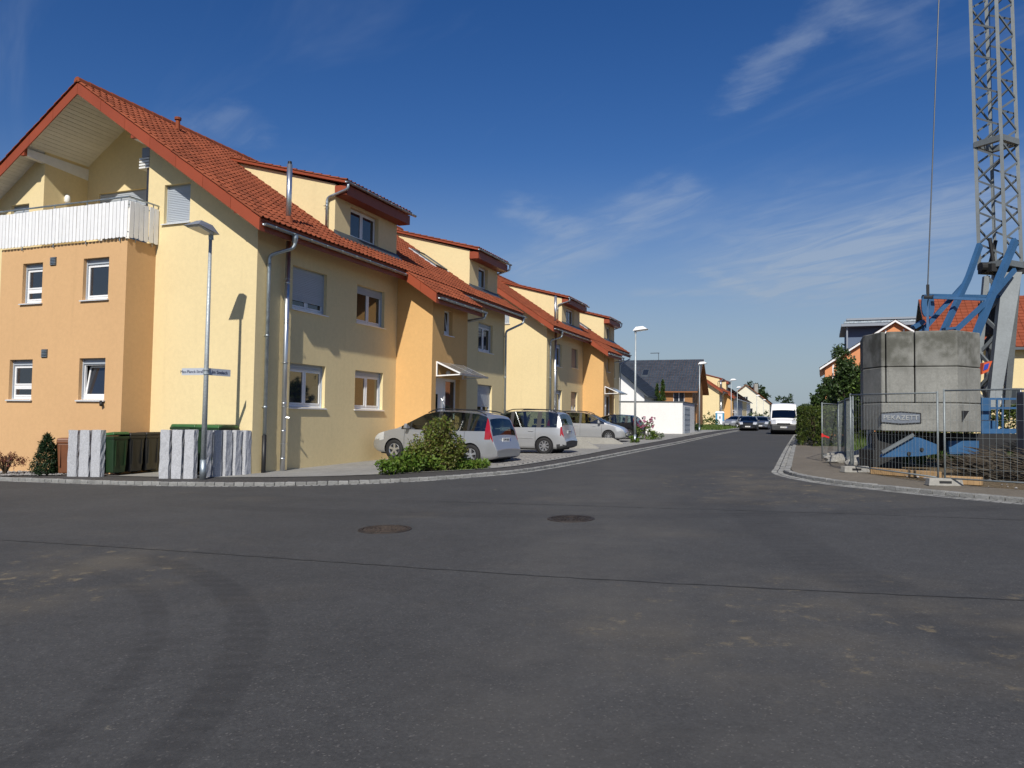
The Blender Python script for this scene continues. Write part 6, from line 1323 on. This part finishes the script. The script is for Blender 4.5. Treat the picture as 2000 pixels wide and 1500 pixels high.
b = MB(); b.bar(at(1722, 884, 18.7), at(1784, 849, 18.7), .06, .07); cb_(b, 'tie_rod', 'crane_grey')
for (x, y) in ((1776, 886), (1801, 878)): b = MB(); c = at(x, y, 18.72); b.tube([c, c + Vector((0, .06, 0))], .045, 10); cb_(b, 'bolt', 'dirty_black')
plate([(1917, 778), (1935, 778), (1935, 822), (1917, 822)], 20.2, .5, 'motor_housing'); plate([(1917, 822), (1948, 822), (1948, 840), (1917, 840)], 20.1, .6, 'motor_housing')
for z in (779, 797, 842): b = MB(); b.bar(at(1916, z, 19.8), at(1992, z, 19.8), .05, .05 if z < 840 else .12); cb_(b, 'platform_rail', 'crane_blue')
for x in (1947, 1958, 1987): b = MB(); b.bar(at(x, 779, 19.8), at(x, 842, 19.8), .04, .04); cb_(b, 'rail_post', 'crane_blue')
q = at(1922, 717, 20.6); b = MB(); b.hexa([q + Vector(v) for v in ((-.12, -.1, -.2), (.05, -.1, -.12), (.05, .1, -.12), (-.12, .1, -.2), (-.06, -.1, .1), (.16, -.1, .16), (.16, .1, .16), (-.06, .1, .1))]); bx_ = cb_(b, 'control_box', 'orange_box'); b = MB(); b.hexa([q + Vector(v) for v in ((-.09, -.115, -.10), (.03, -.115, -.05), (.03, -.102, -.05), (-.09, -.102, -.10), (-.05, -.115, .06), (.07, -.115, .10), (.07, -.102, .10), (-.05, -.102, .06))]); b.build('control_panel', 'blue_box', bx_, off=CB)
for x0 in (9.3, 11.9, 14.6): b = MB(); b.box(x0 - .35, x0 + .35, 19.4, 20.2, H(x0, 19.8) + .02, 1.02); cb_(b, 'support_jack', 'dirty_black')
# site fence: panels of tube frame and welded wire
def panel(a, c_, h, label, wires=True, lowz=.14):
    a = Vector((a[0], a[1], H(a[0], a[1]) + CUR)); c_ = Vector((c_[0], c_[1], H(c_[0], c_[1]) + CUR)); R = empty('mesh_fence', a, 0, label, 'fence', 'site fence panels'); d = c_ - a; up = Vector((0, 0, 1)); o0 = Vector()
    for o_ in (o0, d): b = MB(); b.tube([o_ + up * .05, o_ + up * h], .020, 8); b.build('post', 'fence_steel', R, smooth=True)
    for z in (lowz, h - .03): b = MB(); b.tube([up * z, d + up * z], .016, 8); b.build('rail', 'fence_steel', R, smooth=True)
    n = int(d.length / .115); b = MB()
    for k in range(1, n): p = d * (k / n); b.tube([p + up * lowz, p + up * (h - .03)], .0023, 4, False)
    for z in (.35, .6, .95, 1.3, 1.6): b.tube([up * z, d + up * z], .0023, 4, False)
    o = b.build('wire_mesh', 'fence_steel', R, kind='stuff')
panel((8.20, 18.96), (8.62, 15.86), 1.88, 'mesh fence panel in front of the blue crane arm'); panel((8.68, 15.72), (10.95, 13.1), 1.92, 'mesh fence panel at the right edge in front of the brushwood pile')
panel((9.13, 23.05), (10.78, 25.9), 1.72, 'mesh fence panel farthest left with red tape on its post'); panel((10.76, 25.8), (9.55, 22.45), 1.80, 'mesh fence panel angled behind the rubble, far half'); panel((9.50, 22.3), (8.32, 19.1), 1.82, 'mesh fence panel angled behind the rubble, near half')
def foot(x, y, rz, label):
    z = H(x, y) + CUR; b = MB(); b.hexa([(-.33, -.11, 0), (.33, -.11, 0), (.33, .11, 0), (-.33, .11, 0), (-.31, -.09, .15), (.31, -.09, .15), (.31, .09, .15), (-.31, .09, .15)]); o = b.build('fence_block', 'concrete'); o.location = (x, y, z - .01); o.rotation_euler = (0, 0, rz); bevel(o, .012); tag(o, label, 'fence foot', 'concrete fence feet'); b = MB(); b.box(-.13, .10, -.113, -.10, .055, .10); b.build('grip_slot', 'dirty_black', o)
foot(8.25, 18.85, .15, 'concrete fence foot at the left, beside the timber beam'); foot(8.66, 15.72, -.1, 'concrete fence foot at the right, under the joined fence posts'); foot(10.78, 25.85, .2, 'far concrete fence foot behind the rubble')
b = MB(); c = at(1606, 850, 23.05); b.tube([c + Vector((0, 0, -.06)), c + Vector((0, 0, .05))], .03, 8); b.bar(c, c + Vector((.22, .05, -.07)), .02, .05); tag(b.build('barrier_tape', 'red_tape'), 'red barrier tape tied to the leftmost fence post', 'tape')
# timber beams, rubble, brushwood, board
def beam(a, c_, w, h, label): a = Vector((a[0], a[1], H(a[0], a[1]) + CUR + h / 2)); c_ = Vector((c_[0], c_[1], H(c_[0], c_[1]) + CUR + h / 2)); m_ = (a + c_) / 2; b = MB(); b.bar(a - m_, c_ - m_, w, h); o = b.build('timber_beam', 'beam_wood'); o.location = m_; bevel(o, .008); tag(o, label, 'timber beam', 'timber beams by the fence')
beam((8.42, 18.3), (9.25, 16.95), .16, .15, 'long squared timber beam lying at the foot of the fence'); beam((8.85, 16.05), (9.35, 15.6), .18, .16, 'short timber beam behind the right fence foot')
def rock(p, r_, label, seed):
    rng = random.Random(seed); bm = bmesh.new(); bmesh.ops.create_icosphere(bm, subdivisions=3, radius=1)
    from mathutils import noise as nz_
    for v in bm.verts: n_ = v.co.copy(); k = 1 + .35 * nz_.noise(n_ * 1.3 + Vector((seed, 0, 0))) + .12 * nz_.noise(n_ * 4); v.co = Vector((n_.x * r_[0] * k, n_.y * r_[1] * k, n_.z * r_[2] * k))
    me = bpy.data.meshes.new('rubble'); bm.to_mesh(me); bm.free(); me.materials.append(M['concrete']); o = link('rubble', me); o.location = (p[0], p[1], H(p[0], p[1]) + CUR + r_[2] * .5); tag(o, label, 'rubble', 'rubble lumps behind the fence')
rock((9.75, 21.3), (.55, .4, .32), 'largest lump of grey rubble behind the fence', 1); rock((9.2, 20.6), (.4, .35, .22), 'lump of rubble in front of the largest one', 2); rock((9.3, 22.3), (.4, .3, .16), 'flat lump of rubble nearest the pavement', 3)
p = at(1701, 856, 21.8); R = empty('site_board', (p.x, p.y, p.z - .2), -.1, 'white board with a black loop sign beside the crane underframe', 'board'); b = MB(); b.hexa([(-.11, -.02, -.06), (.11, -.02, -.06), (.11, .02, -.06), (-.11, .02, -.06), (-.11, -.02, .42), (.04, -.02, .42), (.04, .02, .42), (-.11, .02, .42)]); b.build('board', 'white_pvc', R); b = MB(); b.tube([(.05 * math.cos(a) - .02, -.025, .17 + .17 * math.sin(a)) for a in [2 * PI * k / 16 for k in range(17)]], .012, 6); b.build('loop_mark', 'ink', R); b = MB(); b.box(-.08, .08, -.015, .015, -.9, -.06); b.build('leg', 'dirty_black', R)
b = MB(); rng = random.Random(88)
for k in range(950):
    a = rng.random(); c = Vector((lerp(10.1, 13.0, a), lerp(17.2, 16.2, a) + rng.uniform(-1.0, 1.0), 0)); t = 1 - abs(a - .45) * .9; z = H(c.x, c.y) + CUR + rng.random() ** .8 * .62 * max(.15, t); l_ = rng.uniform(.35, 1.3); th = rng.uniform(-.75, .2); d = Vector((math.cos(th), math.sin(th) * .6, -.22 + rng.uniform(-.16, .16))) * l_; r_ = rng.uniform(.004, .011); b.tube([c + Vector((0, 0, z)) - d * .5, c + Vector((rng.uniform(-.04, .04), 0, z + rng.uniform(-.03, .05))), c + Vector((0, 0, z)) + d * .5], [r_, r_, r_ * .4], 4, False)
o = b.build('brushwood_pile', 'brush', kind='stuff'); o['label'] = 'pile of dark brushwood and rods behind the right fence panel'; o['category'] = 'brushwood'
b = MB()
for k in range(1500):
    i0 = rng.randrange(len(IR)); p = IR[i0]
    if not (12.5 < p.y < 24): continue
    q = off_line(IR[max(0, i0 - 1):i0 + 2], rng.uniform(.05, 1.3))[0]; r_ = rng.uniform(.012, .05); b.lathe([(.001, -r_ * .6), (r_, 0), (.001, r_ * .7)], 5, (q.x, q.y, H(q.x, q.y) + CUR + r_ * .3))
o = b.build('site_gravel', 'gravel', kind='stuff'); o['label'] = 'loose gravel and stones along the foot of the site fence'; o['category'] = 'gravel'
p = at(2006, 900, 16.3); p.x += .42; p.z = H(p.x, p.y) + CUR; R = empty('covered_pallet', p, .3, 'dark tarpaulin-covered stack at the right edge behind the fence', 'covered stack'); b = MB(); b.hexa([(-.3, -.4, 0), (.6, -.4, 0), (.6, .5, 0), (-.3, .5, 0), (-.28, -.38, 1.85), (.58, -.38, 1.85), (.58, .48, 1.85), (-.28, .48, 1.85)]); bevel(b.build('tarpaulin', 'tarp', R), .06, 3); b = MB(); b.lathe([(.25, 1.85), (.24, 1.92), (.12, 1.98), (.001, 2.0)], 14, (.0, 0, 0)); b.build('cap', 'tarp', R, smooth=True)
b = MB()
for k in range(3): x = 9.55 + k * .55; y = 23.3 + k * .7; b = MB(); b.box(-.32, .32, -.1, .1, -.05, .22); o = b.build('edge_stone', 'concrete'); o.location = (x, y, H(x, y) + CUR); o.rotation_euler = (0, 0, .95); bevel(o, .015); tag(o, 'concrete edge stone lying behind the leftmost fence panel, %s from the pavement' % ('first', 'second', 'third')[k], 'edge stone', 'loose edge stones')
